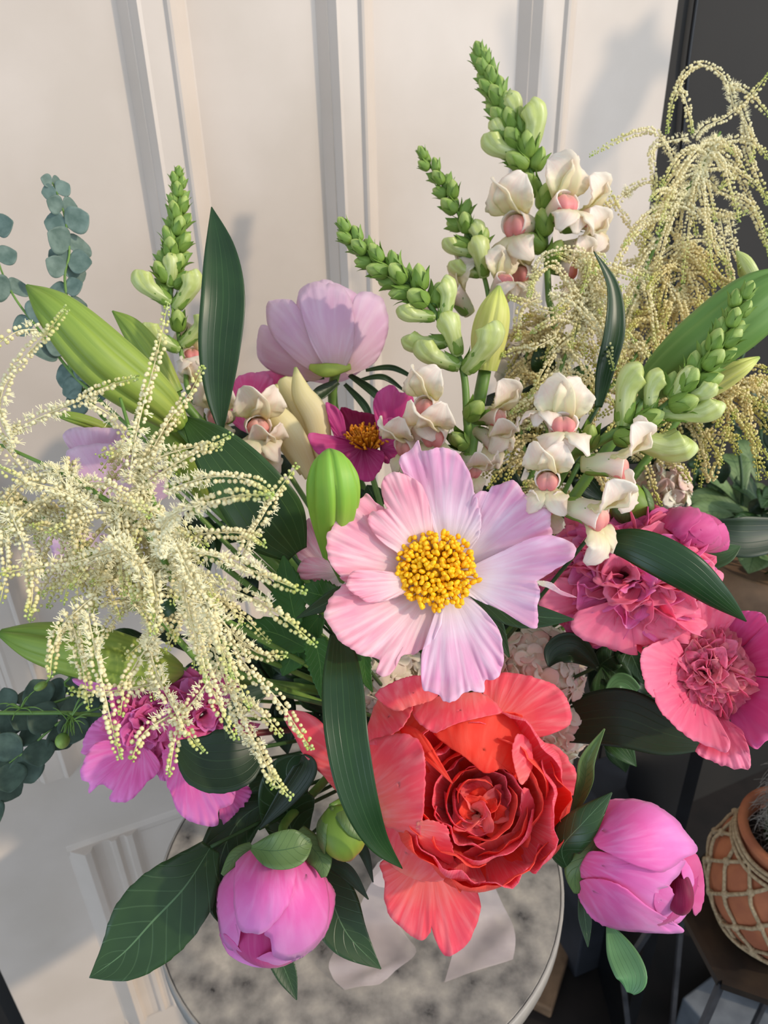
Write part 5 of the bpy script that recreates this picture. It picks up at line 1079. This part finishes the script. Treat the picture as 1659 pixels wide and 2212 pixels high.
# metal stand: hexagonal frame on struts
sa = thing('plant_stand', 'geometric bronze metal plant stand with angled legs at lower right', 'plant stand', Vector((pc.x, pc.y, 0)))
def barr(mb, a, b, r=.006, s=4): mb.add(*tube_g([a, b], r, sides=s, n=2))
hexc = Vector((pc.x, pc.y, SZ-.008)); hp = []
cor_ = stand_pt(1558, 2122, SZ-.008); a_c = math.atan2(cor_.y-pc.y, cor_.x-pc.x); HR = math.hypot(cor_.x-pc.x, cor_.y-pc.y)
for k in range(6): a = a_c+k*math.pi/3; hp.append(hexc+Vector((HR*math.cos(a), HR*math.sin(a), 0)))
trm = MB()
for k in range(6): barr(trm, hp[k], hp[(k+1) % 6], .007)
trm.build('top_frame', M['metal'], sa, smooth=False)
pl = MB(); pl.add([p+Vector((0,0,-.002)) for p in hp]+[p+Vector((0,0,.003)) for p in hp], [(5,4,3,2,1,0),(6,7,8,9,10,11)]+[(i,(i+1)%6,(i+1)%6+6,i+6) for i in range(6)]); pl.build('shelf', M['metal'], sa, smooth=False)
lo = [hexc+Vector(((HR*.55)*math.cos(a_c+k*math.pi/3), (HR*.55)*math.sin(a_c+k*math.pi/3), -(SZ-.012))) for k in range(6)]
mdp = [hexc+Vector(((HR*1.35)*math.cos(a_c+(k+.0)*math.pi/3), (HR*1.35)*math.sin(a_c+(k+.0)*math.pi/3), -.2)) for k in range(6)]
for k in range(6):
    lg = MB(); barr(lg, hp[k], mdp[k], .005); barr(lg, mdp[k], lo[k], .005); lg.build('leg', M['steel'], sa, smooth=False)
bs = MB()
for k in range(6): barr(bs, lo[k], lo[(k+1) % 6], .005)
bs.build('base_ring', M['steel'], sa, smooth=False)
# grey slate tile corner at floor right, pale cloth box
def block(name, label, cat, px, py, z0, z1, ex, ey, rot, mat):
    q = on_z(px, py, z1); mb = MB(); mb.box((q.x, q.y, (z0+z1)/2), (ex, ey, (z1-z0)/2), Matrix.Rotation(rot, 3, 'Z')); o = mb.build(name, M[mat], smooth=False, origin=(q.x, q.y, z0)); tag(o, label, cat)
    bv = o.modifiers.new('bevel', 'BEVEL'); bv.width = .004; bv.segments = 2; return o
block('low_crate', 'dark grey low crate on the floor at the lower right corner', 'crate', 1690, 2210, 0, .10, .12, .12, .5, 'slate')
block('storage_box', 'dark grey box standing behind the round table, right of the coral peony', 'box', 1330, 1680, 0, .50, .06, .05, .35, 'steelbox')
block('wooden_plank', 'pale wooden plank lying on the floor beside the round table', 'plank', 1205, 2010, 0, .03, .035, .16, -.5, 'wood')
# wooden pot and background plants
wc = P(1625, 1330, 1.02)
wp = thing('wooden_pot', 'round brown wooden planter behind the double peonies at right', 'pot', wc)
v, f, uv = disc_lathe(wc, [(.0001,-.02),(.05,-.02),(.075,0),(.088,.04),(.090,.075),(.084,.10),(.078,.10),(.074,.085),(.0001,.082)], 48); mk('planter', v, f, M['wood'], wp, uv)
pd = thing('display_shelf', 'dark shelf carrying the wooden planter at right', 'shelf', Vector((wc.x, wc.y, 0)))
mbs = MB(); mbs.box((wc.x+.06, wc.y, wc.z-.03), (.16, .10, .009)); mbs.build('board', M['black'], pd, smooth=False)
for sx in (-.08, .20):
    mbs = MB(); mbs.box((wc.x+sx, wc.y, (wc.z-.04)/2), (.010, .09, (wc.z-.04)/2)); mbs.build('side', M['black'], pd, smooth=False)
bgp = thing('variegated_plant', 'leafy plant with mottled green leaves growing in the wooden planter', 'plant', wc+Vector((0,0,.08)))
for i in range(60):
    a = rnd.uniform(0, 6.28); L_ = rnd.uniform(.05, .15); p0 = wc+Vector((rnd.uniform(-.04,.04), rnd.uniform(-.04,.04), .08)); p1 = p0+Vector((math.cos(a)*L_*.5, math.sin(a)*L_*.4, rnd.uniform(.04,.14))); p2 = p1+Vector((math.cos(a)*L_*.5, math.sin(a)*L_*.4, rnd.uniform(-.03,.02)))
    blade('leaf', [p0.lerp(p1,.8), p1.lerp(p2,.5), p2], [.003, rnd.uniform(.012,.024), .0005], M['vari' if i % 3 else 'pleaf'], bgp, ispix=False, n=12, m=7, face=Vector((0,-.4,1)), cup=.2)
    if i % 4 == 0: tube('stalk', [p0, p0.lerp(p1,.8)], .0012, M['dstem'], bgp, sides=5, n=4)
b2g = thing('trailing_plant', 'dark trailing leafy plant in the gap by the dark wall at right', 'plant', P(1600, 860, .95))
for i in range(46):
    px, py, d = rnd.uniform(1380,1700), rnd.uniform(660,1120), rnd.uniform(.88,1.0); a = rnd.uniform(0, 6.28); L_ = rnd.uniform(30,60)
    blade('leaf', [(px,py,d),(px+math.cos(a)*L_*.5,py+math.sin(a)*L_*.5,d-.01),(px+math.cos(a)*L_,py+math.sin(a)*L_+8,d)], [3, rnd.uniform(12,24), 1], M['dleaf' if i % 2 else 'pleaf'], b2g, n=10, m=7, cup=.3)
tube('stem', PP([(1480,1150,.95),(1520,950,.95),(1600,780,.95),(1640,660,.95)]), .002, M['dstem'], b2g)
tube('stem', PP([(1600,1150,.95),(1600,1000,.95),(1560,800,.95)]), .002, M['dstem'], b2g)

# broad-leaved plant standing by the window, its shade falls on the door
tp = thing('window_plant', 'tall broad-leaved plant by the window outside the right edge', 'plant', (0, 0, 0)); SD = SUN_DIR
for (px, py, L_, ang, wd) in ((1330, 215, 190, -1.15, 62), (1120, 200, 150, 1.3, 14), (1400, 120, 120, .3, 22)):
    s_, z_ = door_s(px, py); q0 = dpt(s_, z_, 0)+SD*.62; ax_ = (DT*math.cos(ang)+Vector((0, 0, 1))*-math.sin(ang)); h = L_/1600*.9
    v, f, uv = blade_g([q0-ax_*h, q0-ax_*h*.3, q0+ax_*h*.4, q0+ax_*h], [.004, wd/1600*.9, wd/1600*.85, .002], n=20, m=9, ispix=False, face=SD, cup=.2); mk('leaf', v, f, M['lleaf'], tp, uv, solid=.0006)
    tube('stalk', [q0-ax_*h, q0-ax_*h+Vector((.1, 0, -.4)), Vector((q0.x+.25, q0.y-.05, 0))], .004, M['stem'], tp, n=12)

# countable kinds share a group phrase
GR = dict(goatsbeard_plume='goatsbeard plumes in the bouquet', snapdragon_spike='snapdragon spikes in the bouquet', lily_bud='closed lily buds in the bouquet', hydrangea='hydrangea heads in the bouquet', eucalyptus_sprig='eucalyptus sprigs at the left', lily_leaf='long lily leaves in the bouquet', peony_leaf='peony leaves in the bouquet', serrated_leaf='serrated leaves beside the open peony', leafy_filler_sprig='dark leafy sprigs inside the bouquet', peony_bud='peony buds in the bouquet', pink_double_peony='full double peonies at the right', blush_peony='pale blush peonies', magenta_peony='magenta peonies at the back', feathery_sprig='feathery green sprigs at the left')
for o in scene.objects:
    k = o.name.split('.')[0]
    if o.parent is None and k in GR: o['group'] = GR[k]
